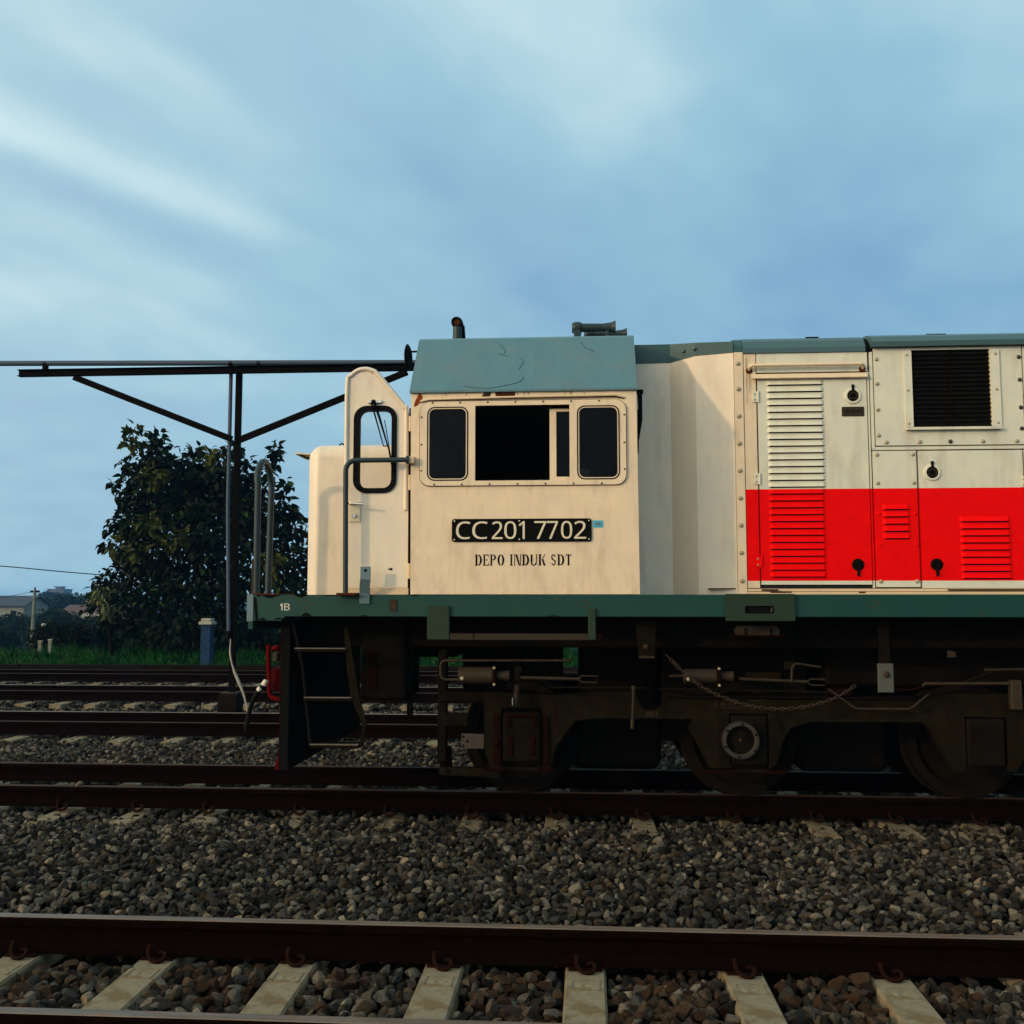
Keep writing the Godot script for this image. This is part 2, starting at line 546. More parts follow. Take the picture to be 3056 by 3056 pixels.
func _ready() -> void:
	rng.seed = 77
	# --- camera
	var cam := Camera3D.new()
	cam.name = "camera"
	cam.fov = 53.9
	cam.near = 0.05
	cam.far = 3000.0
	cam.position = Vector3(0, 1.66, 0)
	cam.rotation = Vector3(atan(164.0 / 1900.0), deg_to_rad(4.0), 0)
	add_child(cam)
	# --- sky, sun, air, exposure
	var sun_dir := Vector3(-0.783, 0.252, 0.569).normalized()
	var sun := DirectionalLight3D.new()
	sun.name = "low_hazy_sun"
	sun.light_color = Color(1.0, 0.86, 0.66)
	sun.light_energy = 0.5
	sun.light_angular_distance = 2.0
	sun.shadow_enabled = true
	sun.basis = Basis.looking_at(-sun_dir, Vector3.UP)
	add_child(sun)
	var env := Environment.new()
	env.background_mode = Environment.BG_SKY
	env.sky = Sky.new()
	var pan := PanoramaSkyMaterial.new()
	pan.panorama = make_sky(sun_dir)
	env.sky.sky_material = pan
	env.tonemap_mode = Environment.TONE_MAPPER_LINEAR
	env.tonemap_exposure = 1.0
	env.sdfgi_enabled = true
	env.ssao_enabled = true
	env.ssil_enabled = true
	env.fog_enabled = true
	env.fog_density = 0.0004
	env.fog_light_color = Color(0.36, 0.60, 0.82)
	var we := WorldEnvironment.new()
	we.name = "air"
	we.environment = env
	add_child(we)

	make_textures()
	make_materials()
	build_ground()
	build_tracks()
	build_ballast()
	build_far()
	build_plants()
	build_gantry()
	build_locomotive()


# ---------------------------------------------------------------- ground and tracks
func ground_height(d: float) -> float:
	if d < 22.4: return -0.075
	if d < 29.0: return -0.05
	return -0.05 - 3.45 * smoothstep(29.0, 48.0, d)


func build_ground() -> void:
	var ds := [-12.0, -4.0, 0.0, 4.0, 8.0, 12.0, 16.0, 20.0, 22.4, 23.0, 26.0, 29.0, 31.0, 33.0, 35.0, 38.0, 41.0, 44.0, 48.0, 60.0, 90.0, 150.0, 300.0, 600.0, 1000.0]
	var xs := [-700.0, -300.0, -150.0, -80.0, -40.0, -20.0, -10.0, 0.0, 10.0, 20.0, 40.0, 80.0, 150.0, 300.0, 700.0]
	var near := Shape.new()
	var far := Shape.new()
	for i in ds.size() - 1:
		for j in xs.size() - 1:
			var ps := []
			for k in [[0, 0], [0, 1], [1, 1], [1, 0]]:
				var d: float = ds[i + k[0]]
				ps.append(Vector3(xs[j + k[1]], ground_height(d), -d))
			(near if ds[i] < 22.0 else far).quad4(ps, [Vector3.UP, Vector3.UP, Vector3.UP, Vector3.UP])
	obj("ballast_bed", near, M.soil).set_meta("kind", "structure")
	obj("terrain", far, M.field).set_meta("kind", "structure")


func rail_profile() -> PackedVector2Array:
	# (z, y) from the base up to just under the worn top
	return poly([-0.056, 0.0, 0.056, 0.0, 0.056, 0.011, 0.020, 0.026, 0.009, 0.040, 0.0085, 0.100, 0.014, 0.112, 0.033, 0.119, 0.034, 0.146, 0.027, 0.152, -0.027, 0.152, -0.034, 0.146, -0.033, 0.119, -0.014, 0.112, -0.0085, 0.100, -0.009, 0.040, -0.020, 0.026, -0.056, 0.011])


func lay_rail(d: float, x0: float, x1: float, label: String, top: Material, group := "rails of the yard") -> void:
	var t := thing("rail", label, "rail", Vector3(0, 0.012, -d), group)
	obj("rail_body", Shape.new().plate(rail_profile(), [], x0, x1, Transform3D(ALONG_X, Vector3.ZERO)), M.rail, t)
	obj("running_surface", Shape.new().plate(poly([-0.0265, 0.1535, 0.0265, 0.1535, 0.022, 0.1575, -0.022, 0.1575]), [], x0, x1, Transform3D(ALONG_X, Vector3.ZERO)), top, t)


func clip_mesh() -> ArrayMesh:
	# a spring clip: one rod that loops up over the rail foot
	var s := Shape.new()
	s.tube(curve([Vector3(-0.040, 0.088, 0.012), Vector3(-0.043, 0.062, 0.030), Vector3(-0.034, 0.034, 0.050), Vector3(-0.012, 0.018, 0.066), Vector3(0.016, 0.016, 0.074), Vector3(0.038, 0.026, 0.066), Vector3(0.044, 0.044, 0.048), Vector3(0.030, 0.054, 0.036), Vector3(0.008, 0.050, 0.040)], 3), 0.0115, 7)
	return s.commit(M.clip)


func sleeper_shape() -> Shape:
	# (x, y) cross-section, chamfered, swept along z
	return Shape.new().plate(poly([-0.106, -0.2, 0.106, -0.2, 0.090, -0.012, 0.081, 0.0, -0.081, 0.0, -0.090, -0.012]), [], -1.0, 1.0)


func build_tracks() -> void:
	lay_rail(3.675, -14, 14, "dark rail cut by the bottom edge of the photo", M.rail_top)
	lay_rail(4.745, -14, 14, "long dark rail with a bright top across the foreground", M.rail_top)
	lay_rail(7.965, -20, 20, "near rail that carries the locomotive, dark and rusty", M.rail_top_dull)
	lay_rail(9.035, -20, 20, "far rail that carries the locomotive, pale worn top", M.rail_top_dull)
	lay_rail(12.07, -30, 24, "nearer rail of the first track behind the locomotive", M.rail_top_dull)
	lay_rail(13.13, -30, 24, "farther rail of the first track behind the locomotive", M.rail_top)
	lay_rail(16.07, -34, 24, "nearer rail of the second track behind the locomotive", M.rail_top_dull)
	lay_rail(17.13, -34, 24, "farther rail of the second track behind the locomotive", M.rail_top)
	lay_rail(19.77, -40, 24, "nearer rail of the last track before the grass", M.rail_top_dull)
	lay_rail(20.83, -40, 24, "farther rail of the last track before the grass", M.rail_top_dull)
	var k := thing("kerb", "low dark kerb between the last track and the grass", "kerb", Vector3(0, 0, -22.75))
	for i in 23:
		obj("kerb_stone", bx(-46 + i * 3.0, -43.03 + i * 3.0, -0.15, 0.15, -0.1, 0.1, 0.012), M.kerb, k)

	var clip := clip_mesh()
	# the nearest track: each sleeper with its clips and cast marks
	var at := [-3.27, -2.62, -1.965, -1.307, -0.637, 0.0, 0.708, 1.332, 1.99, 2.64]
	for i in at.size():
		var label := "pale concrete sleeper of the foreground track, %s from the left" % ORD[maxi(i - 1, 0)]
		if i == 0: label = "concrete sleeper of the foreground track just beyond the left edge"
		if i == 9: label = "concrete sleeper of the foreground track just beyond the right edge"
		if i == 8: label = "concrete sleeper of the foreground track at the right edge"
		var t := thing("concrete_sleeper", label, "sleeper", Vector3(at[i], 0, -4.21), "concrete sleepers of the foreground track")
		t.rotation.y = rng.randf_range(-0.012, 0.012)
		obj("beam", sleeper_shape(), M.sleeper, t)
		for z in [-0.535, 0.535]:
			obj("rail_pad", bx(-0.075, 0.075, 0.0, 0.012, z - 0.075, z + 0.075, 0.002), M.clip, t)
			for sg in [-1.0, 1.0]:
				var c := put("rail_clip", clip, t, Vector3(0, -0.004, z + sg * 0.045))
				c.scale = Vector3(0.95, 0.8, 0.9)
				c.rotation.y = (PI if sg < 0 else 0.0) + rng.randf_range(-0.1, 0.1)
		var mark := Shape.new().plate(rect(-0.062, 0.062, -0.36, -0.245, 0.01, 2), [rect(-0.056, 0.056, -0.354, -0.251, 0.008, 2)], 0.0, 0.003, Transform3D(ALONG_Y, Vector3.ZERO))
		for x in [-0.022, 0.022]:
			mark.lathe([Vector2(0.0, 0.003), Vector2(0.013, 0.003), Vector2(0.017, 0.0)], Vector3(x, 0, -0.30), Vector3.UP, 10)
		obj("cast_mark", mark, M.sleeper, t)
	# the locomotive's track: ends show above the ballast
	at = [-5.38, -4.75, -4.133, -3.525, -2.936, -2.217, -1.497, -0.86, -0.21, 0.44, 1.13, 1.76, 2.33, 2.95, 3.6]
	for i in at.size():
		var label := "half buried sleeper end under the locomotive track, %s from the left" % ORD[i]
		var t := thing("concrete_sleeper", label, "sleeper", Vector3(at[i], -0.026 + rng.randf_range(-0.012, 0.004), -8.5), "concrete sleepers of the locomotive track")
		t.rotation.y = rng.randf_range(-0.02, 0.02)
		obj("beam", sleeper_shape(), M.sleeper, t)
		put("rail_clip", clip, t, Vector3(0, 0.008, 0.565))
	for row in [["first", 12.6, [-8.6, -8.0, -7.45, -6.826, -6.091, -5.502, -4.852, -4.241, -3.627, -3.0, -2.36, -1.72, -1.1, -0.45]], ["second", 16.6, [-11.5, -10.8, -10.1, -9.5, -8.929, -8.358, -7.786, -7.136, -6.495, -5.866, -5.298, -4.65, -4.0, -3.4, -2.75, -2.1, -1.45, -0.8]], ["last", 20.3, [-13.5, -12.85, -12.2, -11.55, -10.9, -10.25, -9.6, -8.95, -8.3, -7.65, -7.0, -6.35, -5.7, -5.05, -4.4]]]:
		for i in row[2].size():
			var x: float = row[2][i]
			var label := "sleeper of the %s track behind the locomotive, %s from the left" % [row[0], ORD[i]]
			var t := thing("concrete_sleeper", label, "sleeper", Vector3(x, -0.004, -row[1]), "concrete sleepers of the %s track behind" % row[0])
			t.rotation.y = rng.randf_range(-0.02, 0.02)
			obj("beam", sleeper_shape(), M.sleeper, t)
			if row[0] == "second":
				obj("tendon_hole", Shape.new().lathe([Vector2(0.0, 0.006), Vector2(0.017, 0.006), Vector2(0.019, 0.0)], Vector3(0, -0.075, 1.0), Vector3.BACK, 8), M.black, t)
	var st := thing("stone", "single pale stone lying on the near rail left of the locomotive", "stone", Vector3(-4.03, 0.178, -7.965))
	put("rock", stone_mesh(91), st).scale = Vector3(0.036, 0.032, 0.03)
	st.get_child(0).material_override = mat(lin(0.17, 0.13, 0.09), 0.9, 0.0, T.concrete, Vector3.ONE)


# an angular broken stone about one unit in radius
func stone_mesh(sd: int) -> ArrayMesh:
	var r := RandomNumberGenerator.new()
	r.seed = sd
	var planes := []
	for i in 9:
		var m := Vector3(r.randfn(), r.randfn(), r.randfn()).normalized()
		planes.append([m, r.randf_range(0.38, 0.70)])
	var k := (1.0 + sqrt(5.0)) / 2.0
	var vs := [Vector3(-1, k, 0), Vector3(1, k, 0), Vector3(-1, -k, 0), Vector3(1, -k, 0), Vector3(0, -1, k), Vector3(0, 1, k), Vector3(0, -1, -k), Vector3(0, 1, -k), Vector3(k, 0, -1), Vector3(k, 0, 1), Vector3(-k, 0, -1), Vector3(-k, 0, 1)]
	var fs := [[0, 11, 5], [0, 5, 1], [0, 1, 7], [0, 7, 10], [0, 10, 11], [1, 5, 9], [5, 11, 4], [11, 10, 2], [10, 7, 6], [7, 1, 8], [3, 9, 4], [3, 4, 2], [3, 2, 6], [3, 6, 8], [3, 8, 9], [4, 9, 5], [2, 4, 11], [6, 2, 10], [8, 6, 7], [9, 8, 1]]
	var s := Shape.new()
	var stretch := Vector3(1.25, r.randf_range(0.7, 1.0), r.randf_range(0.85, 1.15))
	var cut := func(p: Vector3) -> Vector3:
		p = p.normalized()
		for pl in planes:
			var over_: float = p.dot(pl[0]) - pl[1]
			if over_ > 0.0: p -= pl[0] * over_
		return p * stretch
	for f in fs:
		var a: Vector3 = vs[f[0]].normalized()
		var b: Vector3 = vs[f[1]].normalized()
		var c: Vector3 = vs[f[2]].normalized()
		var ab := (a + b).normalized()
		var bc := (b + c).normalized()
		var ca := (c + a).normalized()
		for t in [[a, ab, ca], [ab, b, bc], [ca, bc, c], [ab, bc, ca]]:
			var p: Vector3 = cut.call(t[0])
			var q: Vector3 = cut.call(t[1])
			var w: Vector3 = cut.call(t[2])
			var m := (q - p).cross(w - p).normalized()
			if m.dot(p + q + w) < 0.0: m = -m
			s.tri(p, q, w, m, m, m)
	return s.commit(M.stone)


func build_ballast() -> void:
	var kinds := 7
	var meshes := []
	var places := []
	var colors := []
	for i in kinds:
		meshes.append(stone_mesh(100 + i))
		places.append([])
		colors.append(PackedColorArray())
	var patch := FastNoiseLite.new()
	patch.seed = 4; patch.frequency = 0.9; patch.fractal_octaves = 3
	# strips: distance from, to, x from, x to, spacing, size from, to
	for strip in [[2.5, 3.6, -3.4, 3.2, 0.044, 0.026, 0.040], [3.6, 4.8, -3.6, 3.4, 0.044, 0.026, 0.040], [4.8, 7.92, -5.4, 4.6, 0.043, 0.020, 0.035], [7.92, 9.2, -5.6, 4.6, 0.055, 0.022, 0.036], [9.2, 12.1, -8.2, 3.2, 0.052, 0.024, 0.038], [12.1, 15.9, -10.5, 3.6, 0.066, 0.026, 0.042], [15.9, 22.5, -15.0, 3.0, 0.10, 0.034, 0.055]]:
		var d: float = strip[0]
		while d < strip[1]:
			var x: float = strip[2]
			while x < strip[3]:
				x += strip[4]
				var px: float = x + rng.randf_range(-0.5, 0.5) * strip[4]
				var pd: float = d + rng.randf_range(-0.5, 0.5) * strip[4]
				var skip := false
				for rl in [3.675, 4.745, 7.965, 9.035, 12.07, 13.13, 16.07, 17.13, 19.77, 20.83]:
					if absf(pd - rl) < 0.075: skip = true
				var sz := rng.randf_range(strip[5], strip[6])
				if rng.randf() < 0.08: sz *= 1.25
				var up := -0.045
				if pd > 3.1 and pd < 5.3:
					up = -0.034
					for sx in [-3.27, -2.62, -1.965, -1.307, -0.637, 0.0, 0.708, 1.332, 1.99, 2.64]:
						if absf(px - sx) < 0.090 + sz * 0.5 and pd > 3.15 and pd < 5.25: skip = true
				elif pd > 7.35 and pd < 9.6:
					up = -0.052
					for sx in [-5.38, -4.75, -4.133, -3.525, -2.936, -2.217, -1.497, -0.86, -0.21, 0.44, 1.13, 1.76, 2.33, 2.95, 3.6]:
						if absf(px - sx) < 0.085 and pd > 7.60 and rng.randf() < 0.62: skip = true
				elif pd > 14.6 and pd < 15.7: up = -0.09
				if skip: continue
				up += 0.022 * patch.get_noise_2d(px, pd * 1.3)
				var k := rng.randi() % kinds
				var b := Basis(Vector3(rng.randfn(), rng.randfn(), rng.randfn()).normalized(), rng.randf() * TAU).scaled(Vector3.ONE * sz)
				b = Basis(b.x * rng.randf_range(0.85, 1.25), b.y, b.z)
				places[k].append(Transform3D(b, Vector3(px, up + rng.randf_range(-0.012, 0.026), -pd)))
				var g := pow(rng.randf(), 2.6)
				var c := Color(0.011, 0.0094, 0.0076).lerp(Color(0.190, 0.176, 0.153), g)
				var pick := rng.randf()
				if pick < 0.10: c = c.lerp(Color(0.045, 0.05, 0.052), 0.8)
				elif pick < 0.22: c = c.lerp(Color(0.055, 0.038, 0.022), 0.7)
				elif pick > 0.97: c = Color(0.27, 0.23, 0.175)
				# rust dust from wheels and brakes near the rails of the foreground track
				if pd > 3.3 and pd < 5.0 and patch.get_noise_2d(px * 1.2 + 40.0, pd) > 0.02 and rng.randf() < 0.7: c = c.lerp(Color(0.055, 0.025, 0.010), 0.6)
				colors[k].append(c)
			d += strip[4]
	for k in kinds:
		scatter("ballast_stones", meshes[k], M.stone, places[k], colors[k])


# ---------------------------------------------------------------- plants
func leaf_mesh(width: float, droop: float) -> ArrayMesh:
	# a leaf one unit long that folds along its rib and bends down
	var s := Shape.new()
	var rib := []
	var l := []
	var r := []
	for i in 5:
		var t := i / 4.0
		var w := width * sin(PI * pow(t, 0.75)) * 0.5 + 0.01
		var c := Vector3(0, -droop * t * t, t)
		rib.append(c); l.append(c + Vector3(-w, w * 0.35, 0)); r.append(c + Vector3(w, w * 0.35, 0))
	for i in 4:
		for side in [l, r]:
			var m: Vector3 = (side[i] - rib[i]).cross(rib[i + 1] - rib[i]).normalized()
			if m.y < 0: m = -m
			s.quad(rib[i], side[i], side[i + 1], rib[i + 1], m)
	return s.commit(M.leaf)


func spray_mesh(sd: int, count: int) -> ArrayMesh:
	# a twig end with several small leaves, about one unit across
	var r := RandomNumberGenerator.new()
	r.seed = sd
	var s := Shape.new()
	for i in count:
		var d := Vector3(r.randfn(), r.randfn() * 0.7 + 0.15, r.randfn()).normalized()
		var o := d * r.randf_range(0.1, 0.55)
		var side := d.cross(Vector3(r.randfn(), r.randfn(), r.randfn())).normalized() * r.randf_range(0.10, 0.17)
		var e := o + d * r.randf_range(0.3, 0.5) + Vector3(0, -0.12, 0)
		var mid := (o + e) * 0.5 + Vector3(0, 0.05, 0)
		var m := side.cross(d).normalized()
		s.tri(o, mid + side, mid - side, m, m, m)
		s.tri(e, mid + side, mid - side, m, m, m)
	return s.commit(M.leaf)


# leaves through a set of lumps [centre, radii, how many]; tones [dark, light]
func foliage(called: String, parent: Node3D, lumps: Array, mesh: Mesh, size0: float, size1: float, tones: Array, hang: float, seed_: int, odd := Color.BLACK, odd_share := 0.0) -> void:
	var r := RandomNumberGenerator.new()
	r.seed = seed_
	var places := []
	var colors := PackedColorArray()
	for lump in lumps:
		var strange: bool = lump.size() > 3
		for i in lump[2]:
			var d := Vector3(r.randfn(), r.randfn(), r.randfn()).normalized() * pow(r.randf(), 0.42)
			d += Vector3(r.randfn(), r.randfn(), r.randfn()) * 0.07
			var p: Vector3 = lump[0] + d * lump[1]
			var out := (d + Vector3(r.randfn(), r.randfn(), r.randfn()) * 0.7 + Vector3(0, -hang, 0)).normalized()
			var b := Basis.looking_at(-out, Vector3(r.randfn() * 0.4, 1, r.randfn() * 0.4)) if absf(out.y) < 0.98 else Basis.looking_at(-out, Vector3.RIGHT)
			b = b.rotated(out, r.randfn() * 0.6)
			places.append(Transform3D(b.scaled(Vector3.ONE * r.randf_range(size0, size1)), p))
			var c: Color = tones[0].lerp(tones[1], r.randf())
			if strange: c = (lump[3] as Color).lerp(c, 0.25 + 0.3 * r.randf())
			elif r.randf() < odd_share: c = c.lerp(odd, 0.7)
			colors.append(c)
	scatter(called, mesh, M.leaf, places, colors, parent)


func build_plants() -> void:
	# the big-leaved tree behind the gantry
	var t := thing("tree", "large dark broad-leaved tree behind the gantry post and locomotive nose", "tree", Vector3(-10.4, -0.05, -27))
	var trunk := Shape.new()
	trunk.tube(curve([Vector3(0, 0, 0), Vector3(0.05, 1.2, 0), Vector3(-0.08, 2.4, 0.05), Vector3(-0.3, 3.8, 0), Vector3(-0.9, 5.2, 0.1), Vector3(-1.6, 6.0, 0)], 3), [0.2, 0.19, 0.18, 0.17, 0.165, 0.16, 0.15, 0.14, 0.13, 0.12, 0.10, 0.08, 0.06, 0.05, 0.04, 0.03], 9)
	obj("trunk", trunk, M.bark, t)
	for e in [[2.0, Vector3(1.6, 4.6, 0.4)], [2.6, Vector3(-2.0, 4.3, -0.3)], [1.5, Vector3(-2.4, 2.6, 0.5)], [2.2, Vector3(2.2, 3.2, -0.4)], [3.0, Vector3(0.6, 5.4, 0.2)], [1.3, Vector3(2.6, 2.4, 0.3)]]:
		var a := Vector3(-0.05, e[0], 0)
		var z: Vector3 = e[1]
		obj("limb", Shape.new().tube(curve([a, a.lerp(z, 0.5) + Vector3(0, 0.25, 0), z], 4), [0.1, 0.09, 0.08, 0.07, 0.06, 0.05, 0.04, 0.03, 0.02], 7), M.bark, t)
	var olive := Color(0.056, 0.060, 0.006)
	var lumps := []
	for q in [[0.2, 3.3, 1.9, 1.7, 2600], [0.6, 5.0, 1.05, 0.75, 760], [-0.45, 5.15, 0.8, 0.62, 620], [-0.3, 4.4, 1.1, 0.8, 760], [0.9, 4.2, 0.7, 0.7, 420], [-1.42, 5.55, 0.5, 0.62, 330], [-1.85, 5.05, 0.5, 0.5, 240], [-1.3, 4.6, 0.9, 0.7, 560], [-2.1, 4.45, 0.42, 0.34, 130], [-2.32, 3.72, 0.42, 0.34, 140], [-1.7, 3.8, 0.7, 0.7, 420], [-1.95, 2.95, 0.48, 0.42, 220], [-1.5, 2.6, 0.9, 0.8, 560], [-2.55, 2.15, 0.42, 0.45, 190], [-1.9, 1.6, 1.2, 0.8, 760], [1.35, 4.35, 0.9, 0.8, 560], [1.98, 5.72, 0.15, 0.36, 70], [1.76, 5.25, 0.2, 0.26, 60], [0.1, 1.7, 1.9, 0.9, 1300], [2.1, 2.9, 0.9, 1.2, 760], [2.4, 3.75, 0.45, 0.42, 150], [2.9, 2.0, 0.9, 1.4, 700], [3.6, 3.3, 0.8, 0.85, 380], [-1.4, 6.22, 0.18, 0.22, 50], [-0.2, 5.82, 0.3, 0.16, 60], [0.75, 5.78, 0.3, 0.16, 60], [2.3, 4.75, 0.24, 0.3, 44], [0.0, 0.9, 2.6, 0.6, 800], [2.3, 4.25, 0.24, 0.28, 40], [-2.6, 4.9, 0.14, 0.12, 20], [-2.75, 3.2, 0.16, 0.14, 24], [-2.35, 5.5, 0.14, 0.14, 18]]:
		lumps.append([Vector3(q[0], q[1], 0), Vector3(q[2], q[3], minf(q[2], 1.6)), q[4]])
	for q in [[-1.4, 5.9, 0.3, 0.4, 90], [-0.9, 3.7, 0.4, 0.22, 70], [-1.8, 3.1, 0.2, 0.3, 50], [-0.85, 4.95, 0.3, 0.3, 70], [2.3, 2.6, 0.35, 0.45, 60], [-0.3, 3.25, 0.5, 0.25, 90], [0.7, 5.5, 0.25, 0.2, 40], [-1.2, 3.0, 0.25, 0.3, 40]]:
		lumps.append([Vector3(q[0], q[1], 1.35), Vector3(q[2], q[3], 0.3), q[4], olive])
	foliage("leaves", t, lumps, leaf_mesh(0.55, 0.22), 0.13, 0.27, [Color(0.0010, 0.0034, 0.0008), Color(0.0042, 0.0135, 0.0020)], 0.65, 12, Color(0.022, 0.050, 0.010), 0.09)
	# a drooping pale branch at its left foot
	var dp := thing("tree", "small pale drooping tree at the left foot of the big tree", "tree", Vector3(-13.0, -0.05, -26.2))
	obj("trunk", Shape.new().tube(curve([Vector3(0.5, 0, 0), Vector3(0.4, 1.0, 0), Vector3(0.15, 1.9, 0), Vector3(-0.1, 2.2, 0)], 4), [0.05, 0.05, 0.045, 0.045, 0.04, 0.04, 0.035, 0.03, 0.03, 0.025, 0.02, 0.02, 0.015], 7), M.bark, dp)
	foliage("leaves", dp, [[Vector3(0.15, 1.85, 0), Vector3(0.24, 0.22, 0.25), 110], [Vector3(0.35, 1.5, 0), Vector3(0.15, 0.3, 0.15), 40]], leaf_mesh(0.25, 0.3), 0.18, 0.3, [Color(0.06, 0.075, 0.03), Color(0.16, 0.18, 0.08)], 1.6, 14)

	# hedge and shrubs along the grass, darkest behind the pillar
	var spray := spray_mesh(5, 16)
	var i := 0
	for h in [[-15.6, 29.5, 1.1, 0.9, "dark shrub at the left edge of the photo"], [-14.2, 30.5, 1.2, 0.95, "dark bush in front of the pale house and pole"], [-12.9, 29.5, 1.1, 0.85, "dark bush left of the big tree's foot"], [-11.6, 29.0, 1.1, 1.0, "dark bush under the left side of the big tree"], [-10.3, 28.8, 1.1, 1.05, "dark bush left of the blue pillar"], [-9.0, 28.6, 1.1, 1.1, "dark bush right behind the blue pillar"], [-7.7, 28.6, 1.1, 1.1, "dark bush behind the foot of the gantry post"], [-6.4, 28.6, 1.1, 1.1, "dark bush behind the front coupler of the locomotive"]]:
		var b := thing("shrub", h[4], "shrub", Vector3(h[0], -0.1, -h[1]), "dark shrubs behind the grass strip")
		obj("stem", Shape.new().tube([Vector3(0, 0, 0), Vector3(0.05, 0.4, 0), Vector3(0, 0.8, 0)], [0.04, 0.03, 0.015], 6), M.bark, b)
		foliage("foliage", b, [[Vector3(0, h[3] * 0.55, 0), Vector3(h[2] * 0.8, h[3] * 0.6, 0.8), 420], [Vector3(-0.4, h[3] * 0.8, 0.1), Vector3(0.4, h[3] * 0.35, 0.4), 90], [Vector3(0.45, h[3] * 0.75, 0), Vector3(0.4, h[3] * 0.4, 0.4), 90]], spray, 0.14, 0.26, [Color(0.0015, 0.004, 0.0012), Color(0.006, 0.014, 0.003)], 0.1, 40 + i)
		i += 1

	# grass strip
	var blades := Shape.new()
	var r := RandomNumberGenerator.new()
	r.seed = 9
	for k in 9:
		var a := r.randf() * TAU
		var o := Vector3(r.randf_range(-0.5, 0.5), 0, r.randf_range(-0.5, 0.5)) * 0.45
		var lean := Vector3(cos(a), 0, sin(a)) * r.randf_range(0.1, 0.5)
		var side := Vector3(-sin(a), 0, cos(a)) * 0.035
		var hh := r.randf_range(0.6, 1.0)
		var m1 := o + lean * 0.35 + Vector3(0, hh * 0.6, 0)
		var tip := o + lean + Vector3(0, hh, 0)
		var nn := (Vector3.UP + lean).normalized()
		blades.quad(o - side, o + side, m1 + side * 0.8, m1 - side * 0.8, nn)
		blades.tri(m1 - side * 0.8, m1 + side * 0.8, tip, nn, nn, nn)
	var gm := blades.commit(M.grass)
	var places := []
	var colors := PackedColorArray()
	var gn := FastNoiseLite.new()
	gn.seed = 31; gn.frequency = 0.35; gn.fractal_octaves = 3
	for k in 13000:
		var d := rng.randf_range(22.95, 27.8)
		var x := rng.randf_range(-17.5, 7.5)
		if x > -5.5 and rng.randf() < 0.45: continue
		var f := gn.get_noise_2d(x * 2.4, d * 2.4)
		var h := (0.27 + 0.36 * f + 0.12 * rng.randf()) * (0.65 + 0.35 * smoothstep(22.9, 25.5, d)) * (1.25 if x > -8.4 else 1.0)
		if h < 0.05: continue
		places.append(Transform3D(Basis(Vector3.UP, rng.randf() * TAU).scaled(Vector3(0.34, h, 0.34)), Vector3(x, -0.06, -d)))
		var c := Color(0.003, 0.040, 0.003).lerp(Color(0.012, 0.100, 0.006), clampf(rng.randf() * 0.6 + f * 1.5, 0.0, 1.0))
		if rng.randf() < 0.05: c = Color(0.09, 0.11, 0.03)
		colors.append(c)
	scatter("grass", gm, M.grass, places, colors)

	# trees between and behind the houses, down the slope
	i = 0
	for h in [[-51.0, 88.0, 3.0, 3.6, "grey green tree in front of the blue roofed house"], [-45.6, 85.0, 2.8, 4.2, "dark green tree right of the far utility pole"], [-42.5, 86.0, 2.6, 3.6, "dark green tree before the brown roofed house"], [-89.0, 170.0, 6.0, 5.6, "hazy tree below the far grey tower"], [-80.0, 172.0, 5.0, 5.3, "hazy tree right of the far grey tower"], [-162.5, 300.0, 8.0, 6.8, "blue hazy treetop hiding the foot of the far tower"], [-151.0, 305.0, 8.0, 6.6, "blue hazy treetop beside the big tree"], [-142.0, 300.0, 8.0, 5.8, "blue hazy tree partly behind the big tree"], [-173.0, 310.0, 6.0, 4.9, "blue hazy low tree behind the utility pole"], [-36.5, 60.0, 2.2, 3.6, "dark tree at the far left edge before the house"]]:
		var b := thing("tree", h[4], "tree", Vector3(h[0], ground_height(h[1]), -h[1]), "trees down the slope beyond the yard")
		var w: float = h[2]
		var hh: float = h[3]
		obj("trunk", Shape.new().tube([Vector3(0, 0, 0), Vector3(0.1, hh * 0.4, 0), Vector3(0, hh * 0.75, 0)], [w * 0.08, w * 0.06, w * 0.02], 6), M.bark, b)
		foliage("crown", b, [[Vector3(0, hh * 0.55, 0), Vector3(w * 0.85, hh * 0.42, w * 0.7), 520], [Vector3(-w * 0.5, hh * 0.5, 0), Vector3(w * 0.5, hh * 0.35, w * 0.5), 200], [Vector3(w * 0.45, hh * 0.62, 0), Vector3(w * 0.4, hh * 0.3, w * 0.4), 180], [Vector3(-w * 0.1, hh * 0.8, 0), Vector3(w * 0.4, hh * 0.2, w * 0.4), 120]], spray, w * 0.14, w * 0.24, [Color(0.004, 0.011, 0.004), Color(0.012, 0.026, 0.010)], 0.1, 70 + i)
		i += 1


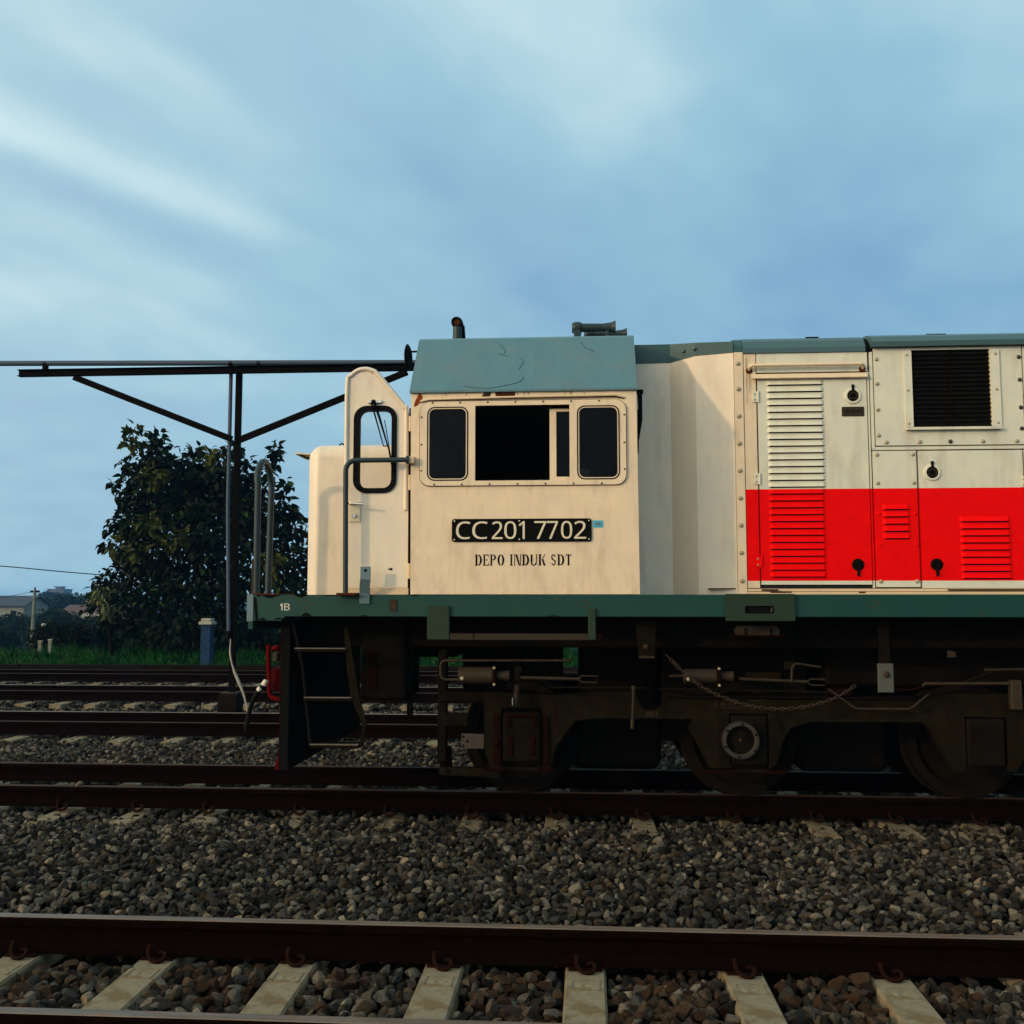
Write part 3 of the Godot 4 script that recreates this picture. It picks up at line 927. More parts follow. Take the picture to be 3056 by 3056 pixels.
# ---------------------------------------------------------------- far things
func gable_house(called: String, label: String, at: Vector3, w: float, dep: float, eave: float, ridge: float, roof: Material, windows: int) -> void:
	var t := thing(called, label, "house", at)
	obj("wall", bx(-w / 2, w / 2, 0, eave, -dep / 2, dep / 2, 0.02), M.wall_pale, t)
	var prof := poly([-dep / 2 - 0.5, eave - 0.15, 0, ridge, dep / 2 + 0.5, eave - 0.15, dep / 2 + 0.5, eave - 0.02, 0, ridge + 0.16, -dep / 2 - 0.5, eave - 0.02])
	obj("roof", Shape.new().plate(prof, [], -w / 2 - 0.5, w / 2 + 0.5, Transform3D(ALONG_X, Vector3.ZERO)), roof, t)
	for sg in [-1.0, 1.0]:
		obj("gable", Shape.new().plate(poly([-dep / 2, eave, dep / 2, eave, 0, ridge - 0.02]), [], sg * (w / 2 - 0.14), sg * (w / 2 - 0.02), Transform3D(ALONG_X, Vector3.ZERO)), M.wall_pale, t)
	for k in windows:
		var x := -w / 2 + w * (k + 0.5) / windows
		var f := obj("window", Shape.new().plate(rect(x - 0.55, x + 0.55, eave - 1.9, eave - 0.7), [rect(x - 0.46, x + 0.46, eave - 1.81, eave - 0.79)], dep / 2, dep / 2 + 0.06), M.roof_pale, t)
		obj("pane", bx(x - 0.46, x + 0.46, eave - 1.81, eave - 0.79, dep / 2, dep / 2 + 0.02, 0.0), M.black, f)


func build_far() -> void:
	gable_house("house", "pale walled house with a dark blue gabled roof, far left", Vector3(-88.5, -3.5, -150), 9.5, 7, 4.2, 5.5, M.roof_blue, 3)
	gable_house("house", "brown roofed house right of the far utility pole", Vector3(-73.5, -3.5, -150), 9.0, 7, 2.9, 4.1, M.roof_red, 3)
	gable_house("house", "low shed with a pale metal roof beside the big tree", Vector3(-44.2, -3.5, -92), 5.0, 4, 2.7, 3.6, M.roof_pale, 2)
	var t := thing("building", "hazy grey stepped tower block on the far skyline", "building", Vector3(-320.4, -3.5, -600))
	obj("wall", bx(-5.0, 5.0, 0, 10.6, -5, 5, 0.1), M.tower, t)
	obj("cornice", bx(-5.4, 5.4, 10.6, 11.2, -5.4, 5.4, 0.1), M.tower_dark, t)
	obj("upper_storey", bx(-2.0, 2.0, 11.2, 12.3, -2, 2, 0.1), M.tower, t)
	obj("roof_slab", bx(-2.6, 2.6, 12.3, 12.8, -2.6, 2.6, 0.1), M.tower_dark, t)
	for j in 3:
		for k in 4:
			obj("window", bx(-4.0 + k * 2.3, -2.9 + k * 2.3, 2.0 + j * 3.0, 3.7 + j * 3.0, 4.9, 5.06, 0.0), M.tower_dark, t)
	var p := thing("utility_pole", "pale concrete utility pole beside the blue roofed house", "utility pole", Vector3(-33.7, -3.5, -60))
	obj("pole", Shape.new().tube([Vector3(-0.04, 0, 0), Vector3(0.06, 5.72, 0)], [0.15, 0.09], 9), M.pole_pale, p)
	obj("crossarm", bx(-0.22, 0.34, 5.55, 5.68, -0.06, 0.06, 0.01), M.gantry, p)
	obj("insulator", Shape.new().lathe([Vector2(0, 0.18), Vector2(0.05, 0.16), Vector2(0.04, 0.0)], Vector3(0.06, 5.7, 0), Vector3.UP, 8), M.gantry, p)
	tag(obj("wire", Shape.new().tube(curve([Vector3(-33.6, 2.15, -60), Vector3(-37, 1.7, -61), Vector3(-42, 1.75, -62), Vector3(-50, 2.3, -63)], 6), 0.014, 5), M.gantry), "thin wire running left from the far utility pole", "wire")
	tag(obj("wire", Shape.new().tube(curve([Vector3(-45, 4.36, -60), Vector3(-35.95, 3.69, -60), Vector3(-32.54, 3.385, -60), Vector3(-29.1, 3.12, -60), Vector3(-24, 2.95, -60), Vector3(-16, 3.0, -60)], 6), 0.034, 6), M.gantry), "black overhead wire crossing the sky left of the tree", "wire")
	# blue pillar with a white cap
	var b := thing("pillar", "blue painted marker pillar with a stepped white cap", "pillar", Vector3(-9.08, -0.06, -24))
	obj("shaft", bx(-0.122, 0.122, 0, 1.1, -0.122, 0.122, 0.012), M.pillar_blue, b)
	obj("cap", bx(-0.165, 0.165, 1.1, 1.175, -0.165, 0.165, 0.012), M.pillar_white, b)
	obj("cap_top", bx(-0.125, 0.125, 1.175, 1.25, -0.125, 0.125, 0.015), M.pillar_white, b)
	for q in [[-14.7, 26.6, 0.56, "left of two pale posts standing in the grass"], [-14.42, 26.6, 0.6, "right of two pale posts standing in the grass"]]:
		var s := thing("boundary_post", q[3], "post", Vector3(q[0], -0.06, -q[1]), "pale posts in the grass")
		obj("post", Shape.new().box(Vector3(0, q[2] / 2, 0), Vector3(0.1, q[2], 0.08), 0.01), M.pole_pale, s)
		obj("post_top", Shape.new().box(Vector3(0, q[2] + 0.015, 0), Vector3(0.12, 0.03, 0.1), 0.008), M.pillar_white, s)
	for q in [[-15.4, 28.0, "small pale globe on a thin post left of the utility pole"], [-12.72, 28.0, "small pale globe on a thin post left of the big tree"]]:
		var s := thing("post_lamp", q[2], "lamp", Vector3(q[0], -0.06, -q[1]), "small globe lamps")
		obj("post", Shape.new().tube([Vector3.ZERO, Vector3(0, 0.92, 0)], 0.018, 6), M.gantry, s)
		obj("globe", Shape.new().lathe([Vector2(0.02, -0.05), Vector2(0.06, -0.03), Vector2(0.075, 0.0), Vector2(0.055, 0.035), Vector2(0.0, 0.05)], Vector3(0, 0.98, 0), Vector3.UP, 10), M.pillar_white, s)


func build_gantry() -> void:
	var z := -14.3
	var t := thing("water_gantry", "steel T-shaped gantry with braces carrying a water pipe", "gantry", Vector3(-5.03, 0, z))
	var o := Vector3(-5.03, 0, 0)
	obj("footing", bx(-0.17, 0.13, -0.2, 0.31, -0.14, 0.12, 0.02), M.kerb, t)
	obj("base_plate", bx(-0.13, 0.12, 0.312, 0.330, -0.12, 0.11, 0.003), M.rail_top_dull, t)
	obj("post", bx(-0.039, 0.039, 0.33, 5.04, -0.045, 0.045, 0.004), M.gantry, t)
	var beam := Shape.new()
	beam.plate(poly([-0.05, -0.05, 0.05, -0.05, 0.05, -0.04, 0.006, -0.036, 0.006, 0.036, 0.05, 0.04, 0.05, 0.05, -0.05, 0.05, -0.05, 0.04, -0.006, 0.036, -0.006, -0.036, -0.05, -0.04]), [], -3.31, 3.4, Transform3D(ALONG_X, Vector3(0, 5.0, 0.11)))
	obj("beam", beam, M.gantry, t)
	for e in [[Vector3(-2.46, 4.93, 0.11), Vector3(-0.06, 3.98, 0.08)], [Vector3(2.52, 4.93, 0.11), Vector3(0.06, 3.97, 0.08)]]:
		var a: Vector3 = e[0]
		var b: Vector3 = e[1]
		var d := (b - a)
		var x := d.normalized()
		obj("brace", Shape.new().box((a + b) * 0.5, Vector3(d.length(), 0.092, 0.05), 0.003, Basis(x, Vector3.BACK.cross(x), Vector3.BACK)), M.gantry, t)
	obj("header_pipe", Shape.new().tube([Vector3(-5.4, 5.21, 0.02), Vector3(-3.67, 5.178, 0.02), Vector3(2.51, 5.088, 0.02), Vector3(3.6, 5.07, 0.02)], 0.041, 12), M.gantry_pipe, t)
	for x in [-2.955, -0.12, 0.3]:
		obj("stub_post", bx(x - 0.03, x + 0.03, 5.05, 5.14 - x * 0.014, -0.02, 0.06, 0.003), M.gantry, t)
	obj("drop_pipe", Shape.new().tube(bent([Vector3(-0.118, 5.13, 0.02), Vector3(-0.112, 3.0, 0.03), Vector3(-0.045, 1.2, 0.06)], 0.1), 0.028, 10), M.gantry_pipe, t)
	obj("pipe_nozzle", Shape.new().tube([Vector3(-0.046, 1.22, 0.06), Vector3(-0.03, 1.06, 0.08)], [0.024, 0.020], 8), M.gantry, t)
	var hs := Shape.new()
	hs.tube(curve([Vector3(-5.03, 1.09, -14.2), Vector3(-4.98, 0.88, -14.05), Vector3(-4.89, 0.68, -13.95), Vector3(-4.80, 0.52, -13.9), Vector3(-4.70, 0.33, -13.85), Vector3(-4.63, 0.13, -13.8), Vector3(-4.56, -0.03, -13.75), Vector3(-4.3, -0.02, -13.7)], 4), [0.0068, 0.0082, 0.0102, 0.0122, 0.0136, 0.0122, 0.0109, 0.0122, 0.0150, 0.0190, 0.0218, 0.0231, 0.0224, 0.0204, 0.0177, 0.0163, 0.0150, 0.0136, 0.0122, 0.0116, 0.0122, 0.0136, 0.0150, 0.0150, 0.0136, 0.0136, 0.0136, 0.0136, 0.0136], 8, true, 0.35)
	tag(obj("water_hose", hs, M.hose_white), "flat off-white hose hanging from the drop pipe to the sleepers", "hose")


# ---------------------------------------------------------------- locomotive, in its own axes: x along, z towards the camera, track centre z = 0
func banded(called: String, parent: Node3D, x0: float, x1: float, y0: float, y1: float, z0: float, z1: float, cream: Material, holes: Array = []) -> Node3D:
	# one sheet painted in up to three bands: cream, red between 1.795 and 2.487, cream
	var t := part(called, parent)
	for b in [[y0, minf(y1, 1.795), cream, "lower_skin"], [maxf(y0, 1.795), minf(y1, 2.487), M.red, "red_skin"], [maxf(y0, 2.487), y1, cream, "upper_skin"]]:
		if b[1] - b[0] < 0.002: continue
		obj(b[3], Shape.new().plate(rect(x0, x1, b[0], b[1]), [], z0, z1), b[2], t)
	return t


func louvre_mesh(w: float, m: Material, size := 1.0) -> ArrayMesh:
	# a pressed hood, its slit and the shadow line below it painted black
	var out := ArrayMesh.new()
	var s := Shape.new()
	var e := 0.022
	var prof := [Vector2(0.034, 0.0), Vector2(0.022, 0.006), Vector2(0.009, 0.0125), Vector2(0.0, 0.0155)]
	for i in prof.size() - 1:
		var p: Vector2 = prof[i] * size
		var q: Vector2 = prof[i + 1] * size
		var m1 := Vector3(0, q.y - p.y, p.x - q.x).normalized()
		s.quad(Vector3(e, p.x, p.y), Vector3(w - e, p.x, p.y), Vector3(w - e, q.x, q.y), Vector3(e, q.x, q.y), m1)
		s.quad(Vector3(0, p.x, 0), Vector3(e, p.x, p.y), Vector3(e, q.x, q.y), Vector3(0, q.x, 0), Vector3(-0.6, m1.y, m1.z).normalized())
		s.quad(Vector3(w, p.x, 0), Vector3(w - e, p.x, p.y), Vector3(w - e, q.x, q.y), Vector3(w, q.x, 0), Vector3(0.6, m1.y, m1.z).normalized())
	s.add_to(out, m)
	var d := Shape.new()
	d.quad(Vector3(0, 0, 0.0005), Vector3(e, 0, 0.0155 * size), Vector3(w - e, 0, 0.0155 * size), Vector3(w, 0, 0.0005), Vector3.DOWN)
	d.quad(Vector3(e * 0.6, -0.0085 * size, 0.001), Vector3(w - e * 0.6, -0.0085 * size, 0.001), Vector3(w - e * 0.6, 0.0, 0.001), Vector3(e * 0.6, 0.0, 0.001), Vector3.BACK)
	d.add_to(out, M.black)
	return out


func bolt_mesh(r: float, m: Material) -> ArrayMesh:
	return Shape.new().lathe([Vector2(0, r * 0.75), Vector2(r * 0.55, r * 0.66), Vector2(r * 0.9, r * 0.3), Vector2(r, 0)], Vector3.ZERO, Vector3.BACK, 8).commit(m)


func latch(parent: Node3D, x: float, y: float, z: float, ring: bool) -> void:
	var t := part("latch", parent, Vector3(x, y, z))
	var r := 0.046
	if ring:
		obj("rim", Shape.new().lathe([Vector2(0.043, 0.004), Vector2(0.046, 0.010), Vector2(0.060, 0.008), Vector2(0.066, 0.0)], Vector3.ZERO, Vector3.BACK, 20), M.hood, t)
	obj("recess", Shape.new().lathe([Vector2(0, 0.003), Vector2(r, 0.003), Vector2(r + 0.001, 0.0)], Vector3.ZERO, Vector3.BACK, 18), M.black, t)
	var up := 1.0 if ring else -1.0
	obj("handle", Shape.new().plate(poly([-0.03, -0.026 * up, 0.03, -0.026 * up, 0.03, 0.012 * up, 0.0, 0.034 * up, -0.03, 0.012 * up]), [poly([-0.024, -0.020 * up, 0.024, -0.020 * up, 0.024, 0.009 * up, 0.0, 0.026 * up, -0.024, 0.009 * up])], 0.003, 0.012), M.worn_steel if ring else M.frame_rust, t)
	obj("tab", bx(-0.010, 0.010, 0.030 * up, 0.086 * up, 0.001, 0.014, 0.003), M.black, t)


func hinge(parent: Node3D, x: float, y: float, z: float, m: Material) -> void:
	var t := part("hinge", parent, Vector3(x, y, z))
	obj("leaf", bx(-0.026, 0.012, -0.042, 0.042, 0.0, 0.006, 0.002), m, t)
	obj("barrel", Shape.new().tube([Vector3(0.018, -0.042, 0.006), Vector3(0.018, 0.042, 0.006)], 0.008, 8), m, t)
	for k in [-0.022, 0.022]:
		put("bolt", bolt_mesh(0.008, M.bolt), t, Vector3(-0.008, k, 0.006))


func build_locomotive() -> void:
	var L := thing("locomotive", "white and red diesel locomotive with a teal roof", "locomotive", Vector3(0, 0, -8.5))
	build_body_frame(L)
	build_nose_and_door(L)
	build_cab(L)
	build_hood(L)
	build_under(L)


func build_body_frame(L: Node3D) -> void:
	# side sill, deck, front platform
	var prof := poly([-2.40, 1.505, -2.165, 1.505, -2.135, 1.536, 6.5, 1.536, 6.5, 1.69, -2.416, 1.69])
	var sill := part("side_sill", L)
	obj("web", Shape.new().plate(prof, [], 1.325, 1.35), M.sill, sill)
	obj("end_cap", Shape.new().plate(poly([-2.416, 1.50, -2.37, 1.50, -2.372, 1.694, -2.418, 1.694]), [], 1.35, 1.356), M.bracket_blue, sill)
	obj("end_bar", Shape.new().plate(poly([-2.352, 1.508, -2.335, 1.508, -2.352, 1.672, -2.37, 1.672]), [], 1.35, 1.355), M.black, sill)
	text("lettering", "1", "Droid Sans", 700, Rect2(-2.175, 1.578, 0.020, 0.050), 1.351, 0.002, M.white_mark, sill)
	text("lettering", "B", "Droid Sans", 400, Rect2(-2.143, 1.578, 0.040, 0.050), 1.351, 0.002, M.white_mark, sill)
	obj("plaque", Shape.new().plate(rect(-1.379, -1.322, 1.572, 1.657, 0.010, 3), [], 1.35, 1.355), M.plaque, sill)
	obj("plaque_panel", Shape.new().plate(rect(-1.371, -1.330, 1.585, 1.645, 0.004, 2), [], 1.355, 1.357), M.worn_steel, sill)
	# places where the paint has flaked off the sill's edges down to black
	for c in [[-2.24, 1.69, 0.075, 0.024], [-2.02, 1.69, 0.055, 0.020], [-2.33, 1.69, 0.02, 0.014], [-1.80, 1.69, 0.07, 0.012], [-1.98, 1.538, 0.038, 0.026], [-2.30, 1.507, 0.03, 0.02], [-2.17, 1.512, 0.05, 0.016], [-1.56, 1.538, 0.04, 0.008], [-0.2, 1.538, 0.05, 0.007], [-1.2, 1.69, 0.04, 0.01]]:
		var up := -1.0 if c[1] > 1.6 else 1.0
		var p := PackedVector2Array([Vector2(c[0] - c[2], c[1])])
		for k in 8:
			p.append(Vector2(c[0] - c[2] + c[2] * 2.0 * (k + 0.6) / 8.6, c[1] + up * c[3] * (sin(PI * (k + 0.7) / 8.4) * rng.randf_range(0.7, 1.1) + 0.05)))
		p.append(Vector2(c[0] + c[2], c[1]))
		obj("paint_flake", Shape.new().plate(p, [], 1.3502, 1.3512), M.black, sill)
	obj("side_sill", bx(-2.40, 6.5, 1.536, 1.69, -1.35, -1.325, 0.003), M.sill, L)
	obj("deck", bx(-2.40, 6.5, 1.645, 1.684, -1.324, 1.324, 0.003), M.frame_dark, L)
	obj("front_beam", bx(-2.416, -2.38, 1.44, 1.684, -1.32, 1.32, 0.004), M.sill, L)
	# box bolted over the sill, with a slot and a spring in it
	var pk := part("jacking_pad", L)
	obj("cover", Shape.new().plate(rect(0.994, 1.466, 1.508, 1.695), [rect(1.124, 1.325, 1.558, 1.612, 0.01, 2)], 1.352, 1.376), M.sill_olive, pk)
	obj("slot_back", bx(1.11, 1.34, 1.545, 1.625, 1.351, 1.355, 0.0), M.black, pk)
	obj("catch", Shape.new().tube([Vector3(1.308, 1.568, 1.37), Vector3(1.312, 1.60, 1.37)], 0.010, 8), M.worn_steel, pk)
	var lift := part("lifting_lug", L)
	obj("lug", Shape.new().plate(poly([1.09, 1.405, 1.385, 1.405, 1.395, 1.44, 1.37, 1.468, 1.10, 1.468, 1.08, 1.44]), [], 1.12, 1.20), M.plaque, lift)
	obj("flange", bx(1.055, 1.425, 1.388, 1.405, 1.1, 1.215, 0.003), M.frame_rust, lift)
	for x in [1.145, 1.325]:
		obj("rib", bx(x, x + 0.012, 1.405, 1.455, 1.20, 1.21, 0.002), M.black, lift)
	# green tool hanger under the cab
	var hg := part("tool_hanger", L)
	obj("hanger_plate", bx(-1.103, -0.942, 1.37, 1.612, 1.352, 1.372, 0.006), M.sill_olive, hg)
	obj("hanger_plate", bx(0.038, 0.092, 1.372, 1.595, 1.352, 1.372, 0.005), M.sill_olive, hg)
	for x in [[-0.942, -0.77], [-0.766, 0.038], [0.093, 0.135]]:
		obj("tray_lip", bx(x[0], x[1], 1.37, 1.416, 1.352, 1.366, 0.004), M.plaque if x[0] < 0 else M.frame_rust, hg)
	obj("tray", bx(-0.94, 0.13, 1.37, 1.378, 1.15, 1.352, 0.002), M.frame_dark, hg)
	# tapered bracket and bolted plate
	var tb := part("frame_bracket", L)
	obj("plate", Shape.new().plate(poly([0.40, 1.247, 0.507, 1.247, 0.523, 1.50, 0.373, 1.50]), [], 1.18, 1.205), M.frame_olive, tb)
	obj("foot", bx(0.398, 0.51, 1.238, 1.255, 1.18, 1.225, 0.003), M.plaque, tb)
	obj("washer", bx(0.412, 0.482, 1.285, 1.352, 1.205, 1.213, 0.003), M.frame_olive, tb)
	put("bolt", bolt_mesh(0.022, M.plaque), tb, Vector3(0.448, 1.32, 1.213))
	var pl := part("frame_bracket", L)
	obj("plate", bx(2.064, 2.171, 1.006, 1.208, 1.18, 1.205, 0.004), mat(lin(0.065, 0.068, 0.055), 0.6, 0.0, T.paint, Vector3.ONE * 3.0), pl)
	obj("hanger", bx(2.08, 2.155, 1.208, 1.52, 1.17, 1.19, 0.003), M.frame_dark, pl)
	put("bolt", bolt_mesh(0.024, M.plaque), pl, Vector3(2.122, 1.132, 1.205))


func build_nose_and_door(L: Node3D) -> void:
	var nose := part("short_hood", L)
	obj("casing", Shape.new().round_box(Vector3(-1.704, 2.226, 0), Vector3(0.933, 1.312, 1.5), 0.115, 6), M.cream_clean, nose)
	obj("lifting_eye", Shape.new().tube(curve([Vector3(-1.95, 2.88, 0.52), Vector3(-1.96, 2.905, 0.52), Vector3(-1.935, 2.915, 0.52), Vector3(-1.92, 2.89, 0.52)], 4), 0.006, 6), M.black, nose)
	var visor := part("lamp_visor", L)
	obj("hood", Shape.new().plate(poly([-2.345, 2.842, -2.12, 2.828, -2.12, 2.838, -2.345, 2.856]), [], 0.12, 0.48), M.white_mark, visor)
	obj("stay", Shape.new().tube([Vector3(-2.32, 2.842, 0.46), Vector3(-2.14, 2.77, 0.46)], 0.008, 6), M.frame_dark, visor)
	obj("step_plate", bx(-1.70, -1.25, 1.688, 1.738, 0.76, 1.305, 0.004), M.cream_rusty, L)

	# cab door, swung open against the side
	var door := part("cab_door", L)
	var outer := poly([-1.713, 1.743, -1.255, 1.743, -1.258, 3.00, -1.272, 3.05, -1.305, 3.105, -1.48, 3.318, -1.52, 3.345, -1.575, 3.360, -1.64, 3.352, -1.70, 3.31, -1.732, 3.23, -1.726, 2.6])
	var hole := rect(-1.652, -1.354, 2.436, 3.058, 0.085, 6)
	obj("leaf", Shape.new().plate(outer, [hole], 1.265, 1.31), M.cream_clean, door)
	var rim := [Vector3(-1.715, 2.62, 1.31), Vector3(-1.716, 3.22, 1.31), Vector3(-1.688, 3.295, 1.31), Vector3(-1.635, 3.335, 1.31), Vector3(-1.575, 3.343, 1.31), Vector3(-1.525, 3.328, 1.31), Vector3(-1.49, 3.30, 1.31), Vector3(-1.32, 3.095, 1.31), Vector3(-1.287, 3.045, 1.31), Vector3(-1.275, 3.0, 1.31), Vector3(-1.274, 2.30, 1.31)]
	obj("rim", Shape.new().tube(curve(rim, 4), 0.0165, 8), M.cream_clean, door)
	var win := part("window", door)
	obj("gasket", Shape.new().plate(rect(-1.662, -1.344, 2.426, 3.068, 0.095, 6), [rect(-1.622, -1.382, 2.462, 3.032, 0.06, 6)], 1.258, 1.322), M.rubber, win)
	obj("pane", Shape.new().plate(rect(-1.622, -1.382, 2.462, 3.032, 0.06, 6), [], 1.285, 1.289), M.glass, win)
	var wp := part("wiper", door)
	obj("motor", bx(-1.56, -1.455, 3.085, 3.108, 1.31, 1.328, 0.004), M.chrome, wp)
	obj("pivot", Shape.new().lathe([Vector2(0, 0.03), Vector2(0.016, 0.028), Vector2(0.018, 0.0)], Vector3(-1.515, 3.095, 1.31), Vector3.BACK, 10), M.black, wp)
	obj("arm", Shape.new().tube([Vector3(-1.53, 3.09, 1.335), Vector3(-1.436, 2.765, 1.337), Vector3(-1.405, 2.768, 1.337)], [0.008, 0.005, 0.005], 6), M.black, wp)
	obj("arm", Shape.new().tube([Vector3(-1.51, 3.09, 1.335), Vector3(-1.47, 2.98, 1.337), Vector3(-1.398, 2.742, 1.337), Vector3(-1.365, 2.57, 1.335)], [0.011, 0.010, 0.005, 0.004], 6), M.black, wp)
	obj("blade", Shape.new().tube([Vector3(-1.432, 2.96, 1.331), Vector3(-1.36, 2.56, 1.331)], 0.0035, 5), M.rubber, wp)
	var lk := part("lock", door)
	obj("plate", bx(-1.694, -1.603, 2.215, 2.366, 1.31, 1.318, 0.003), M.cream_letter, lk)
	obj("handle", Shape.new().tube(bent([Vector3(-1.672, 2.345, 1.315), Vector3(-1.672, 2.345, 1.40), Vector3(-1.565, 2.336, 1.405)], 0.02), 0.0095, 8), M.chrome, lk)
	obj("cylinder", Shape.new().lathe([Vector2(0, 0.014), Vector2(0.015, 0.014), Vector2(0.019, 0.0)], Vector3(-1.652, 2.262, 1.318), Vector3.BACK, 12), M.chrome, lk)
	obj("keyhole", Shape.new().plate(poly([-1.405, 1.874, -1.385, 1.868, -1.375, 1.864, -1.365, 1.874, -1.375, 1.884, -1.385, 1.880]), [], 1.3105, 1.313), M.black, door)
	for y in [2.93, 2.50, 1.86]:
		obj("hinge", Shape.new().tube([Vector3(-1.244, y - 0.055, 1.315), Vector3(-1.244, y + 0.055, 1.315)], 0.014, 8), M.cream_rusty, door)
	obj("shaded_jamb_gap", bx(-1.256, -1.232, 1.70, 3.05, 1.20, 1.30, 0.002), M.rubber, L)  # black strip stands for the shaded gap between door and cab

	# handrails
	var hr := part("handrail", L)
	obj("bar", Shape.new().tube(bent([Vector3(-1.686, 1.69, 1.40), Vector3(-1.698, 2.655, 1.40), Vector3(-1.236, 2.655, 1.40)], 0.085, 8), 0.0185, 10), M.pipe_blue, hr)
	obj("foot", bx(-1.75, -1.60, 1.685, 1.703, 1.33, 1.42, 0.003), M.rust_dark, hr)
	obj("flange", Shape.new().lathe([Vector2(0, 0.02), Vector2(0.03, 0.02), Vector2(0.03, 0.0)], Vector3(-1.236, 2.655, 1.40), Vector3.LEFT, 10), M.pipe_blue, hr)
	obj("stand_off", bx(-1.242, -1.20, 2.63, 2.68, 1.35, 1.41, 0.003), M.cream_rusty, hr)
	var gl := part("grab_loop", L)
	var pts := [Vector3(-2.362, 1.685, 1.32), Vector3(-2.366, 2.50, 1.32)]
	for k in 9:
		var a := PI * k / 8.0
		pts.append(Vector3(-2.372, 2.535 + 0.15 * sin(a), 1.16 + 0.16 * cos(a)))
	pts.append_array([Vector3(-2.366, 2.50, 1.0), Vector3(-2.376, 1.685, 1.0)])
	obj("bar", Shape.new().tube(pts, 0.0235, 10), M.pipe_blue, gl)
	obj("foot", bx(-2.395, -2.355, 1.685, 1.95, 1.325, 1.338, 0.003), M.plaque, gl)
	obj("base", bx(-2.40, -2.18, 1.684, 1.70, 0.95, 1.345, 0.003), M.rust_dark, gl)
	# bent strap from the sill
	var st := Shape.new()
	var path := [Vector3(-1.557, 1.63, 1.358), Vector3(-1.556, 1.70, 1.366), Vector3(-1.548, 1.76, 1.40), Vector3(-1.538, 1.80, 1.425), Vector3(-1.538, 1.885, 1.425)]
	for i in path.size() - 1:
		var a: Vector3 = path[i]
		var b: Vector3 = path[i + 1]
		var y := (b - a).normalized()
		var x := Vector3(1, -0.1, 0)
		x = (x - y * x.dot(y)).normalized()
		st.box((a + b) * 0.5, Vector3(0.074, (b - a).length() + 0.008, 0.010), 0.002, Basis(x, y, x.cross(y)))
	var sp := part("strap", L)
	obj("bent_bar", st, M.bracket_blue, sp)
	put("bolt", bolt_mesh(0.011, M.black), sp, Vector3(-1.538, 1.862, 1.43))


